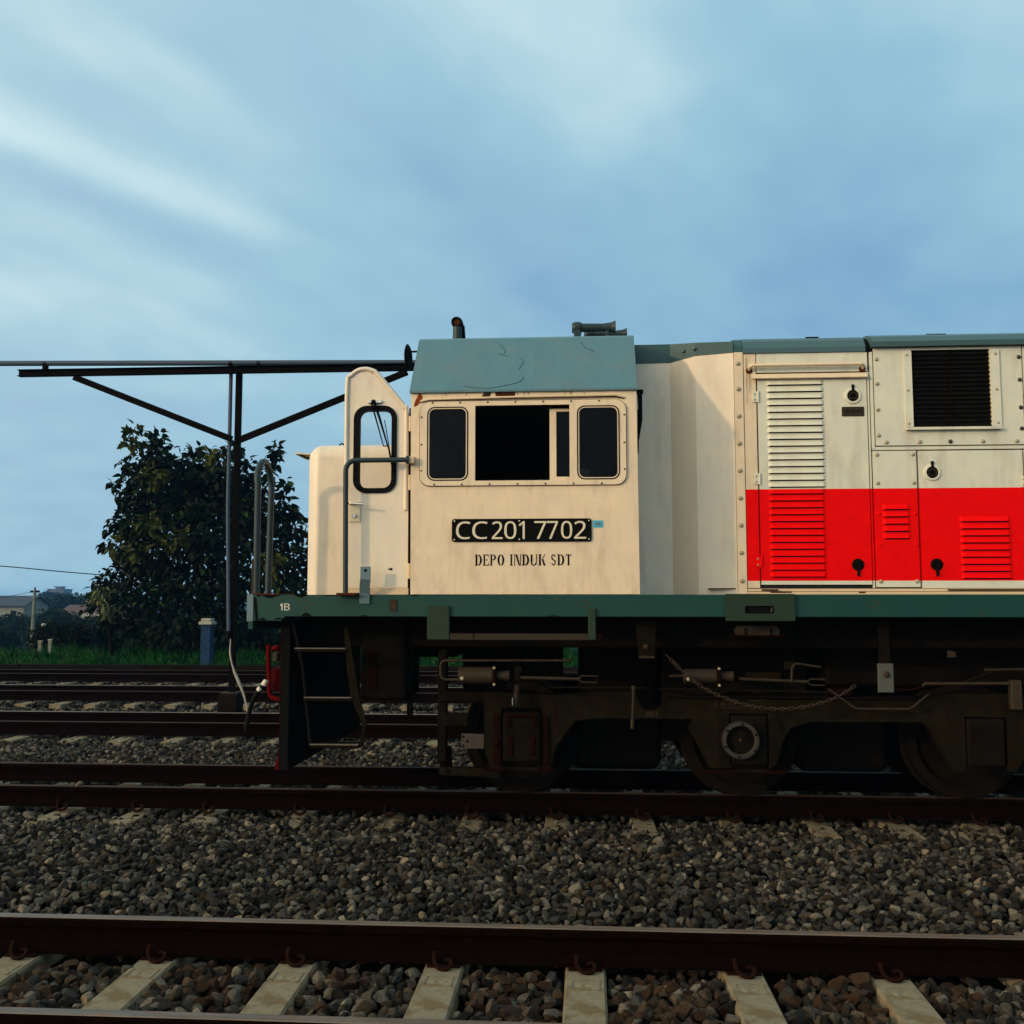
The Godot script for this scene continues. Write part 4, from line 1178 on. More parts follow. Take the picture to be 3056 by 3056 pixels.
func build_cab(L: Node3D) -> void:
	var cab := part("cab", L)
	var opening := rect(-1.13, 0.282, 2.49, 3.062, 0.04, 5)
	obj("side_wall", Shape.new().plate(poly([-1.228, 1.693, 0.402, 1.693, 0.392, 3.17, -1.236, 3.17]), [opening], 1.31, 1.35), M.cream, cab)
	var gable := poly([-1.348, 1.69, 1.308, 1.69, 1.308, 3.15, 0.93, 3.63, -0.97, 3.63, -1.348, 3.15])
	obj("front_wall", Shape.new().plate(gable, [rect(0.78, 1.28, 1.75, 3.0, 0.04, 3)], -1.234, -1.19, Transform3D(ALONG_X, Vector3.ZERO)), M.cream, cab)
	obj("rear_wall", Shape.new().plate(gable, [], 0.355, 0.395, Transform3D(ALONG_X, Vector3.ZERO)), M.cream, cab)
	obj("side_wall", bx(-1.19, 0.355, 1.69, 3.15, -1.348, -1.31, 0.002), M.cream, cab)
	# dark panels added over the cream walls so the cab reads as unlit
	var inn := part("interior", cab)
	obj("shade_lining", bx(-1.185, 0.35, 1.70, 3.15, -1.305, -1.28, 0.002), M.inside, inn)
	obj("shade_lining", Shape.new().plate(gable, [], 0.335, 0.352, Transform3D(ALONG_X, Vector3.ZERO)), M.inside, inn)
	obj("shade_lining", Shape.new().plate(gable, [rect(0.76, 1.30, 1.73, 3.02)], -1.188, -1.175, Transform3D(ALONG_X, Vector3.ZERO)), M.inside, inn)
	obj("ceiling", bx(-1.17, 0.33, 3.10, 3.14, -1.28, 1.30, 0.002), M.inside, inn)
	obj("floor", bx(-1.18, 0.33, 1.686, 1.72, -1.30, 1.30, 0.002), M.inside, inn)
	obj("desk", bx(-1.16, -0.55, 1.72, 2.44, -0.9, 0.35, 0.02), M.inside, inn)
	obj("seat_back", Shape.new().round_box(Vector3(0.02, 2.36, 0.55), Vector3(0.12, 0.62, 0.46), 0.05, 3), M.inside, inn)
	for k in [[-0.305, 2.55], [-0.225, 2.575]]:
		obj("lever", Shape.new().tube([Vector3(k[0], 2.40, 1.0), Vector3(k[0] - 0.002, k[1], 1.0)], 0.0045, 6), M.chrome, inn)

	# window unit in the side wall
	var f := part("window_unit", L)
	var L0 := rect(-1.114, -0.815, 2.505, 3.044, 0.055, 6)
	var MID := rect(-0.765, -0.087, 2.504, 3.049)
	var R0 := rect(-0.034, 0.270, 2.506, 3.040, 0.055, 6)
	obj("frame", Shape.new().plate(rect(-1.166, 0.315, 2.470, 3.082, 0.075, 7), [L0, MID, R0], 1.351, 1.366), M.cream, f)
	for q in [[L0, -1.114, -0.815, 2.505, 3.044], [R0, -0.034, 0.270, 2.506, 3.040]]:
		obj("gasket", Shape.new().plate(rect(q[1] + 0.001, q[2] - 0.001, q[3] + 0.001, q[4] - 0.001, 0.054, 6), [rect(q[1] + 0.009, q[2] - 0.009, q[3] + 0.009, q[4] - 0.009, 0.047, 6)], 1.352, 1.369), M.rubber, f)
		obj("beading", Shape.new().plate(rect(q[1] + 0.009, q[2] - 0.009, q[3] + 0.009, q[4] - 0.009, 0.047, 6), [rect(q[1] + 0.016, q[2] - 0.016, q[3] + 0.016, q[4] - 0.016, 0.041, 6)], 1.352, 1.367), M.cream, f)
		obj("pane", Shape.new().plate(rect(q[1] + 0.016, q[2] - 0.016, q[3] + 0.016, q[4] - 0.016, 0.041, 6), [], 1.340, 1.345), M.glass, f)
	obj("slider", Shape.new().plate(rect(-0.231, -0.07, 2.508, 3.03), [rect(-0.183, -0.06, 2.535, 3.01)], 1.285, 1.305), M.cream, f)
	obj("slider_pane", bx(-0.183, -0.07, 2.535, 3.01, 1.293, 1.297, 0.0), M.glass, f)
	obj("frame_edge", Shape.new().plate(rect(-1.171, 0.320, 2.465, 3.087, 0.08, 7), [rect(-1.1655, 0.3145, 2.4705, 3.0815, 0.075, 7)], 1.3505, 1.3525), M.rubber, f)
	var bs := Shape.new()
	var spots := []
	for k in 7:
		spots.append(Vector2(-1.075 + k * 0.2, 3.073)); spots.append(Vector2(-1.06 + k * 0.2, 2.479))
	for y in [2.97, 2.77, 2.58]:
		spots.append(Vector2(-1.155, y)); spots.append(Vector2(0.303, y))
	for p in spots:
		bs.lathe([Vector2(0, 0.005), Vector2(0.006, 0.004), Vector2(0.0075, 0.0)], Vector3(p.x, p.y, 1.366), Vector3.BACK, 6)
	obj("frame_bolts", bs, M.bolt_dark, f).set_meta("kind", "stuff")
	var g := Shape.new()
	g.tube([Vector3(-1.165, 3.088, 1.353), Vector3(-1.10, 3.098, 1.368), Vector3(-0.5, 3.106, 1.374), Vector3(0.24, 3.112, 1.368), Vector3(0.305, 3.098, 1.353)], 0.0085, 6)
	obj("rain_gutter", g, M.cream_rusty, L)
	obj("gutter_shadow", Shape.new().tube([Vector3(-1.165, 3.081, 1.352), Vector3(-1.10, 3.090, 1.364), Vector3(-0.5, 3.097, 1.369), Vector3(0.24, 3.103, 1.364), Vector3(0.305, 3.089, 1.352)], 0.004, 5), M.rubber, L)  # dark tube drawn as the shadow line under the gutter

	# roof
	var roof := part("cab_roof", L)
	var rp := poly([1.372, 3.148, 1.372, 3.162, 0.965, 3.640, 0.92, 3.662, 0.8, 3.682, 0.4, 3.715, 0, 3.725, -0.4, 3.715, -0.8, 3.682, -0.92, 3.662, -0.965, 3.640, -1.372, 3.162, -1.372, 3.148])
	obj("shell", Shape.new().plate(rp, [], -1.243, 0.398, Transform3D(ALONG_X, Vector3.ZERO)), M.teal_roof, roof)
	for c in [[[-0.62, 0.10], [-0.57, 0.24], [-0.58, 0.30]], [[-0.45, 0.40], [-0.43, 0.48], [-0.46, 0.62]], [[-0.62, 0.30], [-0.55, 0.36]], [[0.0, 0.10], [0.04, 0.22], [0.10, 0.28]], [[-0.85, 0.93], [-0.72, 0.97], [-0.6, 0.95], [-0.45, 0.86], [-0.42, 0.76]]]:
		var ps := []
		for k in c:
			ps.append(Vector3(k[0], lerpf(3.640, 3.162, k[1]) + 0.0012, lerpf(0.965, 1.372, k[1]) + 0.0012))
		obj("paint_crack", Shape.new().tube(curve(ps, 4), 0.0019, 5), M.teal_band, roof)
	obj("rust_patch", Shape.new().plate(poly([-1.215, 3.05, -1.195, 3.055, -1.165, 3.085, -1.15, 3.12, -1.165, 3.146, -1.18, 3.146, -1.19, 3.12, -1.205, 3.09]), [], 1.3505, 1.3525), M.rust, cab)
	obj("rust_patch", Shape.new().plate(poly([-0.62, 3.12, -0.48, 3.115, -0.475, 3.146, -0.62, 3.147]), [], 1.3505, 1.3515), M.rust_dark, cab)
	obj("rust_patch", Shape.new().plate(poly([-0.72, 3.118, -0.66, 3.116, -0.65, 3.146, -0.70, 3.147]), [], 1.3505, 1.3515), M.plaque, cab)
	var cr := Shape.new()
	for x in [-0.98, -0.83, -0.46, -0.41, -0.38, -0.12, -0.08, -0.07, 0.02]:
		cr.box(Vector3(x, 3.136, 1.3508), Vector3(0.003, 0.022, 0.001), 0.0)
	obj("paint_cracks", cr, M.frame_dark, cab).set_meta("kind", "stuff")

	# number plate and lettering
	var np := part("number_plate", L)
	obj("plate", Shape.new().plate(rect(-0.931, 0.066, 2.066, 2.230, 0.018, 3), [], 1.35, 1.360), M.black, np)
	for q in [["C", -0.900, 0.104], ["C", -0.783, 0.110], ["2", -0.643, 0.076], ["0", -0.554, 0.086], ["1", -0.452, 0.044], ["7", -0.340, 0.084], ["7", -0.252, 0.080], ["0", -0.150, 0.079], ["2", -0.058, 0.085]]:
		text("character", q[0], "Droid Sans", 400, Rect2(q[1], 2.085, q[2], 0.126), 1.360, 0.006, M.cream_letter, np)
	for x in [-0.912, -0.447, 0.047]:
		for y in [2.082, 2.214]:
			put("rivet", bolt_mesh(0.006, M.cream_letter), np, Vector3(x, y, 1.360))
	var dl := part("depot_lettering", L)
	var x := -0.765
	for letter in "DEPO INDUK SDT":
		if letter == " ":
			x += 0.030
			continue
		var w: float = {"I": 0.031, "E": 0.050, "P": 0.052, "T": 0.050, "S": 0.046}.get(letter, 0.058)
		obj("letter", stencil(letter, x, 1.896, w - 0.007, 0.080, 1.3502), M.black, dl)
		x += w
	obj("sticker", bx(0.078, 0.149, 2.164, 2.215, 1.3502, 1.3516, 0.0), M.sticker_blue, L)
	obj("sticker_print", bx(0.094, 0.133, 2.178, 2.201, 1.3516, 1.3524, 0.0), M.bracket_blue, L)

	# rear quarter wiper
	var rw := part("rear_wiper", L)
	obj("bracket", bx(0.385, 0.445, 3.135, 3.165, 1.26, 1.30, 0.004), M.black, rw)
	obj("arm", Shape.new().tube([Vector3(0.42, 3.14, 1.28), Vector3(0.425, 2.95, 1.285), Vector3(0.405, 2.80, 1.29)], [0.018, 0.013, 0.007], 7), M.black, rw)
	obj("blade", Shape.new().tube([Vector3(0.407, 3.02, 1.29), Vector3(0.402, 2.70, 1.295)], 0.006, 5), M.rubber, rw)

	# roof fittings
	var mr := part("mirror", L)
	obj("disc", Shape.new().lathe([Vector2(0, 0.012), Vector2(0.085, 0.010), Vector2(0.102, 0.0), Vector2(0.085, -0.008), Vector2(0, -0.014)], Vector3(-1.338, 3.527, 0.9), Vector3(1, 0, 0.12), 20), M.rubber, mr)
	obj("arm", Shape.new().tube([Vector3(-1.33, 3.57, 0.9), Vector3(-1.22, 3.575, 0.88)], 0.008, 6), M.worn_steel, mr)
	var wh := part("whistle", L)
	obj("stem", Shape.new().tube([Vector3(-1.03, 3.69, 0.3), Vector3(-1.03, 3.92, 0.3)], [0.042, 0.038], 10), M.pipe_blue, wh)
	obj("bell", Shape.new().lathe([Vector2(0.026, 0.02), Vector2(0.043, 0.03), Vector2(0.048, 0.0), Vector2(0.04, -0.08), Vector2(0, -0.085)], Vector3(-1.035, 3.962, 0.3), Vector3(-0.1, 0.0, 1), 16), M.rubber, wh)
	obj("mouth", Shape.new().lathe([Vector2(0, 0.012), Vector2(0.03, 0.014)], Vector3(-1.035, 3.962, 0.3), Vector3(-0.1, 0.0, 1), 14), M.rust_dark, wh)
	obj("stay", Shape.new().tube([Vector3(-0.985, 3.94, 0.28), Vector3(-0.975, 3.69, 0.25)], [0.014, 0.02], 6), M.frame_dark, wh)
	var hn := part("horn", L)
	for q in [[0.0, 3.897, 0.30, 0.29], [0.10, 3.882, 0.12, 0.30]]:
		obj("trumpet", Shape.new().lathe([Vector2(0, -0.075), Vector2(0.04, -0.075), Vector2(0.05, -0.05), Vector2(0.05, -0.01), Vector2(0.036, 0.01), Vector2(0.033, 0.18), Vector2(0.042, 0.25), Vector2(0.056, 0.283), Vector2(0.05, 0.285), Vector2(0.03, 0.22), Vector2(0, 0.2)], Vector3(q[0], q[1], q[2]), Vector3.RIGHT, 16), M.pipe_blue, hn)
	obj("mount", bx(-0.06, 0.0, 3.70, 3.87, 0.05, 0.35, 0.006), M.pipe_blue, hn)
	obj("mount", bx(0.20, 0.23, 3.70, 3.86, 0.05, 0.35, 0.006), M.pipe_blue, hn)


func build_hood(L: Node3D) -> void:
	# folded sheet behind the cab
	var fs := part("folded_panel", L)
	var path := [Vector2(0.395, 0.545), Vector2(0.705, 0.555), Vector2(0.885, 0.715), Vector2(1.165, 0.795)]
	var strip := func(h: float) -> PackedVector2Array:
		var p := PackedVector2Array()
		for q in path: p.append(q + Vector2(0, h))
		for k in path.size(): p.append(path[path.size() - 1 - k] - Vector2(0, 0.04))
		return p
	obj("sheet", Shape.new().plate(strip.call(0.0), [], 1.69, 3.545, Transform3D(ALONG_Y, Vector3.ZERO)), M.cream_clean, fs)
	var lo_edge := [3.528, 3.530, 3.544, 3.546]
	var hi_edge := [3.682, 3.680, 3.648, 3.632]
	for k in 3:
		var a: Vector2 = path[k] + Vector2(0, 0.004)
		var b: Vector2 = path[k + 1] + Vector2(0, 0.004)
		var bd := Shape.new()
		var m := Vector3(a.y - b.y, 0, b.x - a.x).normalized()
		var f := [Vector3(a.x, lo_edge[k], a.y), Vector3(b.x, lo_edge[k + 1], b.y), Vector3(b.x, hi_edge[k + 1], b.y), Vector3(a.x, hi_edge[k], a.y)]
		bd.quad(f[0], f[1], f[2], f[3], m)
		bd.quad(f[0], f[1], f[1] - m * 0.03, f[0] - m * 0.03, Vector3.DOWN)
		bd.quad(f[3], f[2], f[2] - m * 0.03, f[3] - m * 0.03, Vector3.UP)
		bd.quad(f[0] - m * 0.03, f[1] - m * 0.03, f[2] - m * 0.03, f[3] - m * 0.03, -m)
		obj("teal_band", bd, M.teal_band, fs)
	obj("teal_roof", Shape.new().plate(poly([0.395, 0.0, 0.395, 0.52, 0.70, 0.53, 0.88, 0.68, 1.17, 0.76, 1.17, 0.0]), [], 3.59, 3.625, Transform3D(ALONG_Y, Vector3.ZERO)), M.teal_cap, fs)
	for q in [[0.80, 0.652], [0.875, 0.725]]:
		var b := put("bolt", bolt_mesh(0.017, M.teal_cap), fs, Vector3(q[0], 3.60, q[1]))
		b.rotation.y = -0.7
	obj("drip_strip", bx(0.95, 1.15, 1.735, 1.741, 0.70, 0.80, 0.0), M.rust_dark, fs)
	obj("corner_post", Shape.new().plate(rect(1.168, 1.234, 1.69, 3.545), [], 0.70, 0.806), M.cream, L)
	obj("corner_cap", Shape.new().plate(poly([0.806, 3.52, 0.79, 3.60, 0.70, 3.668, 0.0, 3.675, 0.0, 3.52]), [], 1.17, 1.236, Transform3D(ALONG_X, Vector3.ZERO)), M.teal_band, L)
	var rb := bolt_mesh(0.019, M.bolt)
	for y in [3.458, 3.26, 3.051, 2.839, 2.631, 2.421, 2.215, 2.007, 1.795]:
		put("bolt", rb, L, Vector3(1.197, y, 0.806))

	# what the grooves between the panels open onto, and the roof
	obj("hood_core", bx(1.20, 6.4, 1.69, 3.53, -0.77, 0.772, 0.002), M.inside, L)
	var cap := part("hood_roof", L)
	obj("roof_shell", Shape.new().plate(poly([0.812, 3.535, 0.81, 3.575, 0.77, 3.635, 0.70, 3.672, 0.5, 3.70, 0, 3.72, -0.5, 3.70, -0.70, 3.672, -0.81, 3.575, -0.81, 3.535]), [], 1.237, 2.155, Transform3D(ALONG_X, Vector3.ZERO)), M.teal_cap, cap)
	obj("roof_shell", Shape.new().plate(poly([0.845, 3.562, 0.85, 3.60, 0.80, 3.648, 0.70, 3.684, 0.5, 3.71, 0, 3.73, -0.5, 3.71, -0.70, 3.684, -0.85, 3.60, -0.845, 3.562]), [], 2.195, 6.4, Transform3D(ALONG_X, Vector3.ZERO)), M.teal_cap, cap)
	obj("roof_seam", Shape.new().plate(poly([0.80, 3.53, 0.80, 3.58, 0.70, 3.66, 0, 3.71, -0.70, 3.66, -0.80, 3.58, -0.80, 3.53]), [], 2.155, 2.195, Transform3D(ALONG_X, Vector3.ZERO)), M.rubber, cap)
	obj("roof_lid", bx(2.74, 2.90, 3.735, 3.765, 0.2, 0.42, 0.006), M.rubber, cap)
	for x in [1.75, 3.4]:
		obj("roof_clip", bx(x, x + 0.10, 3.69, 3.70, 0.58, 0.64, 0.003), M.rubber, cap)
	obj("roof_gap_shade", bx(2.20, 6.4, 3.53, 3.562, -0.79, 0.79, 0.002), M.rubber, cap)  # black strip painted in for the shaded gap under the roof overhang

	var z0 := 0.775
	var z1 := 0.80
	# fixed frame strips
	banded("door_post", L, 1.240, 1.331, 1.742, 3.532, z0, z1, M.cream)
	obj("door_header", Shape.new().plate(rect(1.338, 2.168, 3.385, 3.533), [], z0, z1), M.hood, L)
	banded("door_post", L, 2.164, 2.176, 1.742, 3.378, z0, z1, M.hood)
	obj("panel_post", Shape.new().plate(rect(2.184, 2.206, 2.79, 3.533), [], z0, z1), M.hood, L)
	obj("panel_rail", Shape.new().plate(rect(2.184, 6.4, 2.780, 2.804), [], z0, z1 - 0.004), M.hood, L)
	var hb := part("hood_base", L)
	obj("upper_strip", bx(1.238, 6.4, 1.716, 1.736, z0, 0.804, 0.003), M.cream_rusty, hb)
	obj("lower_strip", bx(1.238, 6.4, 1.690, 1.713, z0, 0.822, 0.004), M.cream_rusty, hb)
	for q in [[1.34, 1.46, 1.722], [1.40, 1.56, 1.704], [2.70, 3.25, 1.722], [2.05, 2.10, 1.702]]:
		obj("rust_scab", bx(q[0], q[1], q[2], q[2] + 0.011, 0.80, 0.8235, 0.002), M.rust_dark, hb)

	for q in [[1.285, 3.39, 0.012, 0.16], [1.26, 3.50, 0.008, 0.36]]:
		obj("dirt_run", run_mark(q[0], q[1], q[2], q[3], 0.8063), M.dirt, L)
	# louvred door
	var d1 := banded("louvred_door", L, 1.342, 2.156, 1.767, 3.368, z0, 0.803, M.hood)
	var lc := louvre_mesh(0.43, M.hood)
	var lr := louvre_mesh(0.42, M.red)
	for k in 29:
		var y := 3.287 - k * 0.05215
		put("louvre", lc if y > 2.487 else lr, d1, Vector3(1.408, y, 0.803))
	latch(d1, 2.054, 3.195, 0.803, true)
	latch(d1, 2.056, 1.915, 0.803, false)
	obj("label_plate", Shape.new().plate(rect(1.968, 2.133, 3.038, 3.111, 0.006, 2), [], 0.803, 0.807), M.plaque, d1)
	var lp := Shape.new()
	for k in 7:
		lp.box(Vector3(2.0 + k * 0.017, 3.075, 0.8076), Vector3(0.004 + 0.005 * (k % 2), 0.022, 0.001), 0.0)
	obj("label_print", lp, M.frame_dark, d1).set_meta("kind", "stuff")
	for y in [3.197, 2.566]: hinge(d1, 1.326, y, 0.803, M.hood)
	hinge(d1, 1.326, 1.938, 0.803, M.red)
	var gr := part("grab_rail", L)
	obj("bar", Shape.new().tube(bent([Vector3(1.282, 3.405, 0.80), Vector3(1.282, 3.432, 0.845), Vector3(2.13, 3.432, 0.845), Vector3(2.13, 3.405, 0.80)], 0.03), 0.0135, 8), M.cream, gr)
	for x in [1.282, 2.13]:
		obj("foot", Shape.new().lathe([Vector2(0, 0.012), Vector2(0.02, 0.01), Vector2(0.026, 0.0)], Vector3(x, 3.402, 0.80), Vector3.BACK, 10), M.rust_dark, gr)
	obj("rain_lip", Shape.new().plate(poly([0.80, 3.372, 0.80, 3.352, 0.832, 3.330, 0.836, 3.336, 0.81, 3.372]), [], 1.30, 2.160, Transform3D(ALONG_X, Vector3.ZERO)), M.cream, L)

	# panel with the big grille
	var up := part("grille_panel", L)
	var gopen := rect(2.494, 3.072, 2.948, 3.54)
	obj("sheet", Shape.new().plate(rect(2.214, 3.302, 2.812, 3.558), [gopen], z0, 0.803), M.hood, up)
	for y in [3.474, 3.286, 3.087, 2.890]:
		put("bolt", bolt_mesh(0.017, M.bolt), up, Vector3(2.234, y, 0.803))
	for x in [2.29, 2.536, 2.761, 2.997, 3.243]:
		put("bolt", bolt_mesh(0.017, M.bolt if x != 2.761 else M.bolt_dark), up, Vector3(x, 2.837, 0.803))
	for y in [3.474, 3.30, 3.09, 2.93]:
		put("bolt", bolt_mesh(0.017, M.bolt_dark), up, Vector3(3.284, y, 0.803))
	var grl := part("grille", L)
	obj("side_plate", Shape.new().plate(rect(2.436, 2.493, 2.952, 3.53), [], 0.803, 0.815), M.hood, grl)
	obj("side_plate", Shape.new().plate(rect(3.074, 3.137, 2.95, 3.53), [], 0.803, 0.815), M.hood, grl)
	obj("bottom_lip", Shape.new().plate(poly([0.803, 2.925, 0.84, 2.925, 0.84, 2.944, 0.803, 2.944]), [], 2.436, 3.128, Transform3D(ALONG_X, Vector3.ZERO)), M.hood, grl)
	for x in [2.458, 3.108]:
		for y in [3.50, 3.23, 2.975]:
			put("bolt", bolt_mesh(0.011, M.bolt), grl, Vector3(x, y, 0.815))
	var slat := Shape.new().plate(poly([0.772, 0.018, 0.776, 0.020, 0.800, 0.001, 0.797, -0.002]), [], 2.496, 3.070, Transform3D(ALONG_X, Vector3.ZERO)).commit(M.frame_dark)
	for k in 17: put("slat", slat, grl, Vector3(0, 2.956 + k * 0.034, 0))
	obj("mullion", bx(2.779, 2.787, 2.95, 3.54, 0.774, 0.7995, 0.001), M.frame_dark, grl)

	# bolted panel with five louvres
	var p2 := banded("bolted_panel", L, 2.186, 2.506, 1.748, 2.771, z0, 0.803, M.hood)
	var l2 := louvre_mesh(0.205, M.red, 1.05)
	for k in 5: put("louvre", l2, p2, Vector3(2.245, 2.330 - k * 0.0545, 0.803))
	for q in [[2.743, M.bolt], [2.528, M.bolt], [2.294, M.red], [2.063, M.red], [1.790, M.bolt]]:
		for x in [2.218, 2.482]:
			put("bolt", bolt_mesh(0.016, q[1]), p2, Vector3(x, q[0], 0.803))
	# door with ten louvres
	var p3 := banded("louvred_door", L, 2.520, 3.279, 1.740, 2.769, z0, 0.803, M.hood)
	var l3 := louvre_mesh(0.37, M.red, 1.05)
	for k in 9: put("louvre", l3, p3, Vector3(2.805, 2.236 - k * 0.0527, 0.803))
	latch(p3, 2.620, 2.604, 0.803, true)
	latch(p3, 2.630, 1.914, 0.803, false)
	hinge(p3, 3.285, 2.53, 0.803, M.hood)
	# the hood goes on past the edge of the photo
	banded("plain_door", L, 3.291, 4.20, 1.740, 2.769, z0, 0.803, M.hood)
	banded("plain_door", L, 4.212, 6.4, 1.740, 2.769, z0, 0.803, M.hood)
	obj("plain_panel", Shape.new().plate(rect(3.312, 6.4, 2.812, 3.558), [], z0, 0.803), M.hood, L)


func wheelset(L: Node3D, x: float) -> void:
	var w := part("wheelset", L)
	for sg in [-1.0, 1.0]:
		obj("wheel", Shape.new().lathe([Vector2(0.06, 0.075), Vector2(0.10, 0.075), Vector2(0.12, 0.02), Vector2(0.33, 0.02), Vector2(0.36, 0.06), Vector2(0.425, 0.06), Vector2(0.43, -0.035), Vector2(0.455, -0.045), Vector2(0.455, -0.065), Vector2(0.36, -0.065), Vector2(0.33, -0.03), Vector2(0.1, -0.03)], Vector3(x, 0.602, sg * 0.535), Vector3(0, 0, sg), 28), M.frame_dark, w)
	obj("axle", Shape.new().tube([Vector3(x, 0.602, -0.95), Vector3(x, 0.602, 0.95)], 0.075, 12), M.frame_dark, w)


func build_under(L: Node3D) -> void:
	# centre frame, tank, machinery, and dark blocks added to stop the see-through
	obj("centre_frame", bx(-2.12, 6.4, 1.30, 1.644, -0.85, 0.95, 0.01), M.frame_dark, L)
	obj("bolster", bx(0.62, 1.75, 0.55, 1.298, -0.42, 0.42, 0.02), M.frame_dark, L)
	obj("traction_motor", Shape.new().round_box(Vector3(0.25, 0.60, 0), Vector3(0.72, 0.56, 0.9), 0.1, 3), M.frame_dark, L)
	obj("traction_motor", Shape.new().round_box(Vector3(2.0, 0.60, 0), Vector3(0.72, 0.56, 0.9), 0.1, 3), M.frame_dark, L)
	obj("air_duct", bx(1.85, 3.4, 1.0, 1.298, -0.5, 0.6, 0.02), M.frame_dark, L)
	obj("fuel_tank", Shape.new().round_box(Vector3(5.0, 0.88, 0), Vector3(2.6, 0.85, 2.3), 0.1, 3), M.frame_dark, L)
	obj("added_block", bx(-0.98, -0.17, 0.86, 1.299, -0.35, 0.25, 0.02), M.frame_dark, L)  # this and the next are boxes added to block bright background under the deck
	obj("added_block", bx(-0.04, 0.60, 0.86, 1.299, -0.35, 0.25, 0.02), M.frame_dark, L)
	obj("added_slim_block", bx(-1.6, -0.99, 1.20, 1.299, -0.35, 0.5, 0.02), M.frame_dark, L)  # slim box added to close the bright gap below the centre frame
	for x in [-0.48, 1.195, 2.86]: wheelset(L, x)

	# bogie side frames
	var prof := poly([-0.737, 0.975, -0.30, 0.962, -0.235, 0.955, -0.14, 0.955, 0.10, 0.978, 0.385, 0.985, 0.40, 0.90, 0.44, 0.862, 0.50, 0.850, 0.56, 0.868, 0.59, 0.91, 0.595, 0.975, 0.70, 0.965, 0.88, 0.930, 1.14, 0.945, 1.45, 0.930, 1.76, 0.938, 2.45, 0.945, 2.65, 0.985, 3.40, 0.985, 3.40, 0.79, 3.24, 0.73, 3.06, 0.44, 3.005, 0.44, 3.005, 0.82, 2.715, 0.82, 2.715, 0.44, 2.625, 0.44, 2.47, 0.735, 2.42, 0.779, 1.62, 0.776, 1.486, 0.726, 1.402, 0.57, 1.345, 0.44, 1.335, 0.44, 1.335, 0.83, 1.055, 0.83, 1.055, 0.44, 0.915, 0.44, 0.765, 0.72, 0.80, 0.790, 0.094, 0.790, -0.061, 0.77, -0.12, 0.69, -0.205, 0.575, -0.237, 0.432, -0.30, 0.432, -0.30, 0.86, -0.60, 0.86, -0.60, 0.427, -0.684, 0.427, -0.715, 0.52, -0.728, 0.61])
	for sg in [1.0, -1.0]:
		var bf := part("bogie_frame", L)
		obj("side_frame", Shape.new().plate(prof, [], 0.90, 1.0, Transform3D(Basis(Vector3.RIGHT, Vector3.UP, Vector3.BACK * sg), Vector3.ZERO)), M.frame_olive, bf)
		if sg < 0: continue
		obj("top_flange", bx(0.60, 2.45, 0.944, 0.958, 0.88, 1.02, 0.003), M.frame_dark, bf)
		text("lettering", "201", "Droid Sans", 700, Rect2(0.453, 0.806, 0.083, 0.034), 1.0005, 0.002, M.plaque, bf)
		text("lettering", "201", "Droid Sans", 700, Rect2(2.042, 0.785, 0.073, 0.034), 1.0005, 0.002, M.frame_olive, bf)
		# a worn stencilled box of marks
		var mk := Shape.new()
		mk.box(Vector3(1.07, 0.874, 1.0), Vector3(0.17, 0.004, 0.004), 0.0).box(Vector3(1.25, 0.925, 1.0), Vector3(0.12, 0.004, 0.004), 0.0)
		for x in [0.952, 0.965, 1.0, 1.012, 1.024, 1.05, 1.062, 1.075, 1.095, 1.20, 1.225, 1.238, 1.258, 1.285, 1.31]:
			mk.box(Vector3(x, 0.90, 1.0), Vector3(0.004, 0.032, 0.003), 0.0)
		obj("stencil_marks", mk, M.plaque, bf).set_meta("kind", "stuff")
		for q in [[-0.684, -0.60], [-0.30, -0.237], [0.90, 1.055], [1.335, 1.43]]:
			obj("pedestal_foot", bx(q[0] - 0.04, q[1] + 0.03, 0.405, 0.428, 0.88, 1.03, 0.004), M.frame_rust, bf)
		obj("tie_bar", bx(-0.60, -0.30, 0.405, 0.432, 0.92, 0.99, 0.003), M.frame_dark, bf)
		obj("tie_bar", bx(1.055, 1.335, 0.405, 0.435, 0.92, 0.99, 0.003), M.frame_dark, bf)
		obj("pedestal_liner", bx(-0.665, -0.602, 0.45, 0.82, 1.0, 1.02, 0.006), M.frame_rust, bf)
		put("bolt", bolt_mesh(0.03, M.frame_rust), bf, Vector3(-0.635, 0.61, 1.02))
		obj("pedestal_liner", bx(-0.298, -0.252, 0.45, 0.80, 1.0, 1.02, 0.006), M.frame_rust, bf)
		obj("pedestal_liner", Shape.new().plate(poly([0.985, 0.47, 1.05, 0.45, 1.05, 0.80, 0.99, 0.80, 0.96, 0.66]), [], 1.0, 1.015), M.frame_dark, bf)
		obj("pedestal_liner", Shape.new().plate(poly([1.34, 0.45, 1.38, 0.47, 1.44, 0.66, 1.41, 0.80, 1.34, 0.80]), [], 1.0, 1.015), M.frame_dark, bf)

	# axle boxes
	var a1 := part("axle_box", L)
	obj("housing", Shape.new().round_box(Vector3(-0.45, 0.65, 0.96), Vector3(0.28, 0.36, 0.16), 0.025, 3), M.frame_dark, a1)
	obj("crown", bx(-0.565, -0.335, 0.80, 0.825, 1.03, 1.055, 0.004), M.frame_rust, a1)
	obj("lug", bx(-0.56, -0.53, 0.73, 0.80, 1.035, 1.055, 0.004), M.frame_rust, a1)
	obj("lug", bx(-0.37, -0.34, 0.73, 0.80, 1.035, 1.055, 0.004), M.frame_rust, a1)
	obj("cover", bx(-0.55, -0.51, 0.52, 0.66, 1.03, 1.05, 0.008), M.frame_rust, a1)
	obj("cover", bx(-0.39, -0.345, 0.52, 0.66, 1.03, 1.05, 0.008), M.frame_rust, a1)
	var a2 := part("axle_box", L)
